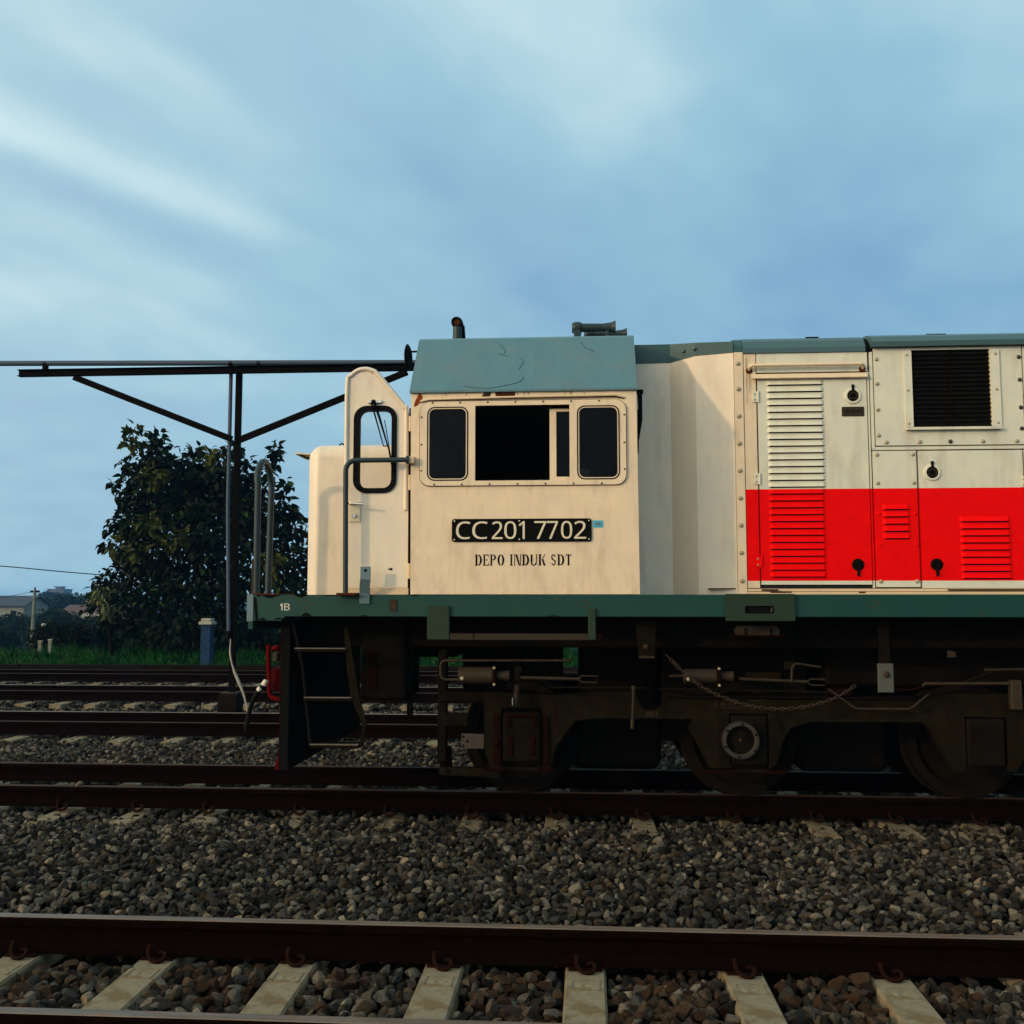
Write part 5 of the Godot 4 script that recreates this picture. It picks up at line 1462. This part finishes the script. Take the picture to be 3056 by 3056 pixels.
	obj("housing", Shape.new().round_box(Vector3(1.195, 0.64, 0.94), Vector3(0.27, 0.36, 0.14), 0.025, 3), M.frame_dark, a2)
	obj("cover_ring", Shape.new().lathe([Vector2(0.100, 0.0), Vector2(0.102, 0.055), Vector2(0.108, 0.06), Vector2(0.130, 0.058), Vector2(0.134, 0.0)], Vector3(1.128, 0.646, 1.005), Vector3.BACK, 28), mat(lin(0.036, 0.030, 0.018), 0.7, 0.0, T.steel, Vector3.ONE * 6.0), a2)
	obj("cover_disc", Shape.new().lathe([Vector2(0, 0.03), Vector2(0.03, 0.028), Vector2(0.10, 0.012)], Vector3(1.128, 0.646, 1.005), Vector3.BACK, 20), M.frame_dark, a2)
	put("centre_bolt", bolt_mesh(0.012, M.rust_dark), a2, Vector3(1.128, 0.646, 1.035))
	for k in 6:
		put("bolt", bolt_mesh(0.011, M.black), a2, Vector3(1.128 + 0.117 * cos(k * TAU / 6 + 0.4), 0.646 + 0.117 * sin(k * TAU / 6 + 0.4), 1.062))
	obj("axle_box", Shape.new().round_box(Vector3(2.86, 0.64, 0.94), Vector3(0.27, 0.34, 0.14), 0.025, 3), M.frame_dark, L)

	# brake cylinders with their rods
	for q in [[-0.90, 1.107, 1.15, 0.061, M.worn_steel, 0.247], [0.723, 1.106, 1.10, 0.052, M.plaque, 0.23]]:
		var bc := part("brake_cylinder", L)
		var x: float = q[0]
		var o := Vector3(x, q[1], q[2])
		obj("barrel", Shape.new().lathe([Vector2(0, 0.0), Vector2(q[3] * 0.93, 0.0), Vector2(q[3], 0.008), Vector2(q[3], q[5]), Vector2(0, q[5])], o, Vector3.RIGHT, 20), q[4], bc)
		put("plug", bolt_mesh(0.016, M.bolt), bc, o + Vector3(0.03, -0.018, q[3] * 0.96))
		obj("flange", bx(x + q[5], x + q[5] + 0.028, q[1] - 0.072, q[1] + 0.070, q[2] - 0.07, q[2] + 0.065, 0.006), M.frame_rust, bc)
		for y in [-0.06, 0.058]:
			put("bolt", bolt_mesh(0.011, M.bolt), bc, o + Vector3(q[5] + 0.015, y, 0.066))
		obj("sleeve", Shape.new().lathe([Vector2(0, 0), Vector2(0.033, 0.0), Vector2(0.038, 0.09), Vector2(0, 0.09)], o + Vector3(q[5] + 0.03, 0, 0), Vector3.RIGHT, 14), M.worn_steel, bc)
	var pr := part("push_rod", L)
	obj("rod", Shape.new().tube([Vector3(-0.46, 1.093, 1.15), Vector3(-0.03, 1.085, 1.15)], 0.0125, 8), M.worn_steel, pr)
	obj("clevis", Shape.new().tube(bent([Vector3(0.11, 1.105, 1.15), Vector3(-0.015, 1.108, 1.15), Vector3(-0.03, 1.085, 1.15), Vector3(-0.015, 1.063, 1.15), Vector3(0.10, 1.060, 1.15)], 0.018), 0.006, 6), M.worn_steel, pr)
	obj("pin", Shape.new().tube([Vector3(0.10, 1.083, 1.13), Vector3(0.10, 1.083, 1.18)], 0.014, 8), M.frame_rust, pr)
	obj("guide", bx(-0.495, -0.455, 1.07, 1.175, 1.08, 1.17, 0.006), M.frame_dark, pr)
	obj("guide_bolt", Shape.new().tube([Vector3(-0.485, 1.150, 1.15), Vector3(-0.45, 1.150, 1.15)], 0.018, 8), M.plaque, pr)
	obj("adjuster", Shape.new().tube([Vector3(-0.478, 1.04, 1.10), Vector3(-0.492, 0.89, 1.08)], 0.022, 10), M.plaque, pr)
	obj("adjuster_edge", bx(-0.516, -0.508, 0.89, 0.945, 1.09, 1.12, 0.002), M.chrome, pr)
	var pr2 := part("push_rod", L)
	obj("rod", Shape.new().tube([Vector3(1.12, 1.088, 1.10), Vector3(1.60, 1.070, 1.10)], 0.0115, 8), M.plaque, pr2)
	obj("clevis", Shape.new().tube(bent([Vector3(1.72, 1.088, 1.10), Vector3(1.615, 1.09, 1.10), Vector3(1.60, 1.070, 1.10), Vector3(1.615, 1.048, 1.10), Vector3(1.72, 1.045, 1.10)], 0.018), 0.006, 6), M.plaque, pr2)
	var pr3 := part("push_rod", L)
	obj("rod", Shape.new().tube([Vector3(2.40, 1.046, 1.10), Vector3(2.42, 1.062, 1.10), Vector3(2.50, 1.062, 1.10), Vector3(3.00, 1.066, 1.10)], 0.012, 8), M.worn_steel, pr3)
	obj("stay", Shape.new().tube([Vector3(2.66, 1.06, 1.08), Vector3(2.90, 1.14, 1.05)], 0.012, 6), M.frame_olive, pr3)
	obj("bracket", bx(3.0, 3.075, 0.885, 1.09, 1.06, 1.12, 0.006), M.worn_steel, pr3)
	obj("rod", Shape.new().tube([Vector3(2.86, 1.155, 1.02), Vector3(3.4, 1.165, 1.02)], 0.01, 6), M.worn_steel, pr3)
	# air pipes
	obj("air_pipe", Shape.new().tube(bent([Vector3(-0.90, 1.077, 1.17), Vector3(-1.031, 1.077, 1.17), Vector3(-1.033, 1.214, 1.17), Vector3(-0.08, 1.218, 1.17)], 0.045), 0.0095, 8), M.worn_steel, L)
	obj("air_pipe", Shape.new().tube(bent([Vector3(1.482, 1.07, 1.12), Vector3(1.49, 1.205, 1.12), Vector3(1.69, 1.175, 1.12)], 0.05), 0.0085, 8), M.plaque, L)
	obj("air_pipe", Shape.new().tube([Vector3(0.62, 1.106, 1.10), Vector3(0.723, 1.106, 1.10)], 0.009, 8), M.worn_steel, L)
	obj("air_pipe", Shape.new().tube([Vector3(-0.25, 1.024, 1.15), Vector3(0.36, 1.024, 1.15), Vector3(0.44, 1.022, 1.15)], 0.007, 6), M.frame_olive, L)
	obj("air_pipe", Shape.new().tube([Vector3(0.55, 1.016, 1.10), Vector3(1.9, 0.995, 1.10)], 0.006, 6), M.frame_olive, L)
	var vr := part("sand_pipe", L)
	obj("pipe", Shape.new().tube([Vector3(0.359, 1.03, 1.17), Vector3(0.350, 0.80, 1.17)], 0.009, 8), M.plaque, vr)
	obj("nozzle", Shape.new().tube([Vector3(0.350, 0.80, 1.17), Vector3(0.347, 0.74, 1.17)], 0.014, 8), M.plaque, vr)
	obj("collar", Shape.new().tube([Vector3(0.36, 1.04, 1.17), Vector3(0.36, 1.01, 1.17)], 0.016, 8), M.plaque, vr)
	var hk := part("stirrup", L)
	obj("bar", Shape.new().tube(bent([Vector3(1.745, 1.02, 1.10), Vector3(1.93, 0.882, 1.10), Vector3(2.31, 0.884, 1.10), Vector3(2.44, 0.99, 1.10)], 0.03), 0.008, 6), M.plaque, hk)

	# safety chain, link by link
	var ch := part("safety_chain", L)
	var way := curve([Vector3(0.575, 1.28, 1.20), Vector3(0.75, 1.105, 1.20), Vector3(0.898, 1.005, 1.20), Vector3(1.082, 0.932, 1.20), Vector3(1.229, 0.896, 1.20), Vector3(1.413, 0.888, 1.20), Vector3(1.596, 0.912, 1.20), Vector3(1.781, 0.97, 1.18), Vector3(1.90, 1.04, 1.16)], 12)
	var link := Shape.new()
	var ring := []
	for k in 13:
		var a := TAU * k / 12.0
		ring.append(Vector3(0.017 * cos(a) + 0.007 * signf(cos(a)), 0.011 * sin(a), 0))
	link.tube(ring, 0.0042, 5, false)
	var lm := link.commit(M.worn_steel)
	var gone := 0.0
	var flip := false
	for k in way.size() - 1:
		var a: Vector3 = way[k]
		var b: Vector3 = way[k + 1]
		gone += a.distance_to(b)
		if gone > 0.0335:
			gone -= 0.0335
			var x := (b - a).normalized()
			var n := Vector3.BACK.rotated(x, 0.25 if flip else 1.45)
			var o := put("chain_link", lm, ch, b)
			o.basis = Basis(x, n.cross(x), n)
			flip = not flip
	obj("chain_tail", Shape.new().tube(curve([Vector3(2.18, 1.032, 1.18), Vector3(2.27, 1.022, 1.18), Vector3(2.37, 1.044, 1.18)], 5), 0.010, 6), M.frame_rust, L)
	obj("tag_plate", Shape.new().plate(poly([2.563, 1.25, 2.618, 1.252, 2.618, 1.29, 2.563, 1.297]), [], 1.14, 1.15), M.worn_steel, L)
	obj("brake_lever", Shape.new().box(Vector3(1.30, 1.10, 1.02), Vector3(0.26, 0.06, 0.03), 0.01), M.frame_olive, L)
	obj("brake_hanger", bx(1.455, 1.53, 1.15, 1.21, 1.0, 1.04, 0.006), M.frame_olive, L)
	obj("spring_seat", bx(1.75, 1.93, 0.96, 1.02, 0.94, 1.04, 0.01), M.frame_rust, L)

	# leading end of the bogie: brake rigging, rail guard
	var rg := part("brake_rigging", L)
	obj("hanger", bx(-1.09, -1.02, 0.45, 1.28, 0.84, 0.92, 0.01), M.frame_dark, rg)
	obj("arm", Shape.new().box(Vector3(-0.90, 0.93, 0.92), Vector3(0.36, 0.08, 0.06), 0.01), M.frame_dark, rg)
	obj("beam", Shape.new().box(Vector3(-0.95, 0.76, 0.9), Vector3(0.2, 0.10, 0.08), 0.012), M.frame_dark, rg)
	obj("shoe", Shape.new().plate(poly([-0.90, 0.562, -0.733, 0.562, -0.733, 0.664, -0.90, 0.668]), [], 0.96, 1.0), mat(lin(0.06, 0.042, 0.03), 0.7, 0.0, T.steel, Vector3.ONE * 6.0), rg)
	for q in [[-0.885, 0.648], [-0.885, 0.58], [-0.855, 0.615]]:
		put("bolt", bolt_mesh(0.010, M.black), rg, Vector3(q[0], q[1], 1.0))
	obj("rod", Shape.new().tube([Vector3(-0.87, 0.79, 0.92), Vector3(-0.83, 0.92, 0.92)], 0.008, 6), M.worn_steel, rg)
	obj("guard_rail", Shape.new().plate(poly([-1.08, 0.352, -0.62, 0.335, -0.62, 0.40, -1.08, 0.408]), [], 0.84, 0.90), M.frame_olive, rg)
	put("bolt", bolt_mesh(0.018, M.black), rg, Vector3(-1.02, 0.38, 0.90))
	obj("hose_hook", bx(-1.08, -0.99, 0.36, 0.55, 0.80, 0.84, 0.01), M.frame_rust, rg)

	# sandbox and post behind the steps
	var sb := part("sandbox", L)
	obj("box", Shape.new().round_box(Vector3(-1.485, 1.23, 0.70), Vector3(0.35, 0.64, 0.6), 0.03, 3), M.frame_dark, sb)
	obj("cover", bx(-1.60, -1.53, 0.99, 1.27, 1.0, 1.012, 0.006), M.frame_rust, sb)
	obj("support_post", bx(-1.325, -1.283, 0.78, 1.54, 0.86, 0.91, 0.006), M.frame_dark, L)

	# pilot, plough edge, steps
	var pi := part("pilot", L)
	obj("plate", bx(-2.175, -2.145, 0.42, 1.50, -1.2, 1.2, 0.004), M.frame_dark, pi)
	obj("side_flange", bx(-2.20, -2.135, 0.42, 1.50, 1.19, 1.215, 0.004), M.black, pi)
	obj("red_front", bx(-2.206, -2.201, 0.44, 1.46, 1.0, 1.214, 0.001), M.coupler_red, pi)
	obj("plough_edge", Shape.new().plate(poly([-2.30, 0.395, -2.19, 0.395, -2.215, 0.53, -2.262, 0.545]), [], -1.05, 1.0), M.red_dark, pi)
	var sp := part("step_ladder", L)
	obj("stile", Shape.new().tube([Vector3(-2.11, 1.53, 1.27), Vector3(-2.02, 1.166, 1.27), Vector3(-1.955, 0.62, 1.27)], 0.014, 6), M.black, sp)
	obj("stile", Shape.new().plate(poly([-1.725, 1.445, -1.695, 1.45, -1.60, 0.93, -1.548, 0.774, -1.585, 0.615, -1.60, 0.615, -1.578, 0.77, -1.665, 0.94, -1.70, 1.16]), [], 1.255, 1.275), M.frame_olive, sp)
	for q in [[-2.08, -1.708, 1.307], [-2.007, -1.66, 0.956], [-1.955, -1.605, 0.624]]:
		var ss := part("step", sp)
		obj("tread", bx(q[0], q[1], q[2] - 0.03, q[2] - 0.007, 1.10, 1.29, 0.003), M.frame_dark, ss)
		obj("nosing", bx(q[0], q[1], q[2] - 0.0065, q[2] + 0.001, 1.26, 1.296, 0.001), M.step_edge, ss)
	# coupler, uncoupling lever and hose
	var cp := part("coupler", L)
	obj("shank", bx(-2.50, -2.15, 0.90, 1.08, -0.11, 0.11, 0.02), M.frame_rust, cp)
	obj("knuckle", Shape.new().plate(poly([-2.66, -0.10, -2.58, -0.16, -2.48, -0.14, -2.48, 0.16, -2.56, 0.17, -2.62, 0.10, -2.56, 0.04, -2.62, -0.02]), [], 0.90, 1.08, Transform3D(ALONG_Y, Vector3.ZERO)), M.coupler_red, cp)
	obj("valve", Shape.new().lathe([Vector2(0, 0.0), Vector2(0.03, 0.0), Vector2(0.03, 0.07), Vector2(0, 0.08)], Vector3(-2.57, 1.14, 0.12), Vector3.UP, 10), M.plaque, cp)
	obj("angle_cock", Shape.new().tube(curve([Vector3(-2.62, 1.235, 0.05), Vector3(-2.58, 1.25, 0.08), Vector3(-2.53, 1.22, 0.05), Vector3(-2.2, 1.22, 0.05)], 4), 0.022, 8), M.red_dark, cp)
	obj("uncoupling_lever", Shape.new().tube(bent([Vector3(-2.678, 1.27, 0.0), Vector3(-2.668, 1.10, 0.02), Vector3(-2.642, 0.83, 0.05), Vector3(-2.52, 0.815, 0.1), Vector3(-2.18, 0.83, 0.9)], 0.05), 0.021, 8), M.red_dark, cp)
	var hz := part("brake_hose", L)
	obj("hose", Shape.new().tube(curve([Vector3(-2.632, 0.955, 0.2), Vector3(-2.68, 0.90, 0.22), Vector3(-2.725, 0.82, 0.24), Vector3(-2.755, 0.70, 0.26), Vector3(-2.765, 0.58, 0.28)], 5), 0.0185, 8), M.rubber, hz)
	obj("fitting", Shape.new().tube([Vector3(-2.627, 0.985, 0.2), Vector3(-2.647, 0.945, 0.2)], [0.022, 0.03], 8), M.white_mark, hz)
	obj("fitting", Shape.new().tube([Vector3(-2.668, 0.925, 0.22), Vector3(-2.688, 0.90, 0.22)], [0.024, 0.022], 8), M.white_mark, hz)


# one letter of a stencil alphabet with heavy stems, thin hairlines and bridges
func stencil(letter: String, x: float, y: float, w: float, h: float, z: float) -> Shape:
	var s := Shape.new()
	var add := func(p: PackedVector2Array):
		var q := PackedVector2Array()
		for v in p: q.append(Vector2(x + v.x * w, y + v.y * h))
		s.plate(q, [], z, z + 0.0012)
	var bar := func(x0, x1, y0, y1): add.call(rect(x0, x1, y0, y1))
	var bowl := func(cx, cy, rx, ry, thick, a0, a1):
		var p := PackedVector2Array()
		for k in 9:
			var a: float = lerpf(a0, a1, k / 8.0)
			p.append(Vector2(cx + rx * cos(a), cy + ry * sin(a)))
		for k in 9:
			var a: float = lerpf(a1, a0, k / 8.0)
			p.append(Vector2(cx + (rx - thick) * cos(a), cy + (ry - 0.09) * sin(a)))
		add.call(p)
	var stem := func(cx):
		bar.call(cx - 0.13, cx + 0.13, 0.0, 1.0)
		bar.call(cx - 0.21, cx - 0.131, 0.0, 0.07); bar.call(cx - 0.21, cx - 0.131, 0.93, 1.0)
	match letter:
		"I":
			bar.call(0.28, 0.72, 0, 1); bar.call(0.06, 0.279, 0, 0.07); bar.call(0.721, 0.94, 0, 0.07); bar.call(0.06, 0.279, 0.93, 1); bar.call(0.721, 0.94, 0.93, 1)
		"D":
			stem.call(0.21); bowl.call(0.42, 0.5, 0.56, 0.5, 0.28, -PI / 2, PI / 2)
		"P":
			stem.call(0.21); bowl.call(0.42, 0.74, 0.54, 0.27, 0.28, -PI / 2, PI / 2)
		"E":
			stem.call(0.21); bar.call(0.42, 0.92, 0.91, 1.0); bar.call(0.42, 0.78, 0.47, 0.55); bar.call(0.42, 0.96, 0.0, 0.09); bar.call(0.83, 0.92, 0.75, 0.909); bar.call(0.86, 0.96, 0.091, 0.27)
		"O":
			bowl.call(0.46, 0.5, 0.44, 0.5, 0.28, PI / 2, PI * 1.5); bowl.call(0.54, 0.5, 0.44, 0.5, 0.28, -PI / 2, PI / 2)
		"N":
			bar.call(0.04, 0.15, 0.0, 1.0); bar.call(0.87, 0.97, 0.0, 1.0); add.call(poly([0.20, 1.0, 0.45, 1.0, 0.82, 0.12, 0.82, 0.0, 0.66, 0.0, 0.20, 0.92]))
		"U":
			bar.call(0.05, 0.31, 0.30, 1.0); bar.call(0.82, 0.93, 0.30, 1.0); bowl.call(0.49, 0.27, 0.44, 0.28, 0.22, PI, TAU)
		"K":
			stem.call(0.21); add.call(poly([0.42, 0.50, 0.86, 1.0, 0.97, 1.0, 0.55, 0.52])); add.call(poly([0.50, 0.47, 0.66, 0.60, 1.0, 0.0, 0.70, 0.0]))
		"S":
			bowl.call(0.48, 0.73, 0.42, 0.27, 0.22, 0.25, PI); bowl.call(0.48, 0.27, 0.42, 0.27, 0.22, PI + 0.25, TAU)
			add.call(poly([0.07, 0.70, 0.30, 0.70, 0.47, 0.58, 0.47, 0.44, 0.12, 0.56])); add.call(poly([0.53, 0.56, 0.88, 0.42, 0.90, 0.28, 0.68, 0.30, 0.53, 0.42]))
		"T":
			bar.call(0.36, 0.64, 0.0, 1.0); bar.call(0.04, 0.30, 0.91, 1.0); bar.call(0.70, 0.96, 0.91, 1.0); bar.call(0.04, 0.12, 0.74, 0.909); bar.call(0.88, 0.96, 0.74, 0.909)
	return s


# a stain with a ragged outline, hanging from (x, y)
func run_mark(x: float, y: float, w: float, h: float, z: float) -> Shape:
	var l := PackedVector2Array()
	var r := PackedVector2Array()
	for k in 7:
		var t := k / 6.0
		var half := w * (1.0 - 0.75 * t) * rng.randf_range(0.6, 1.2)
		var sway := w * 0.3 * rng.randf_range(-1.0, 1.0)
		l.append(Vector2(x - half + sway, y - h * t))
		r.append(Vector2(x + half + sway, y - h * t))
	r.reverse()
	l.append_array(r)
	return Shape.new().plate(l, [], z, z + 0.0006)
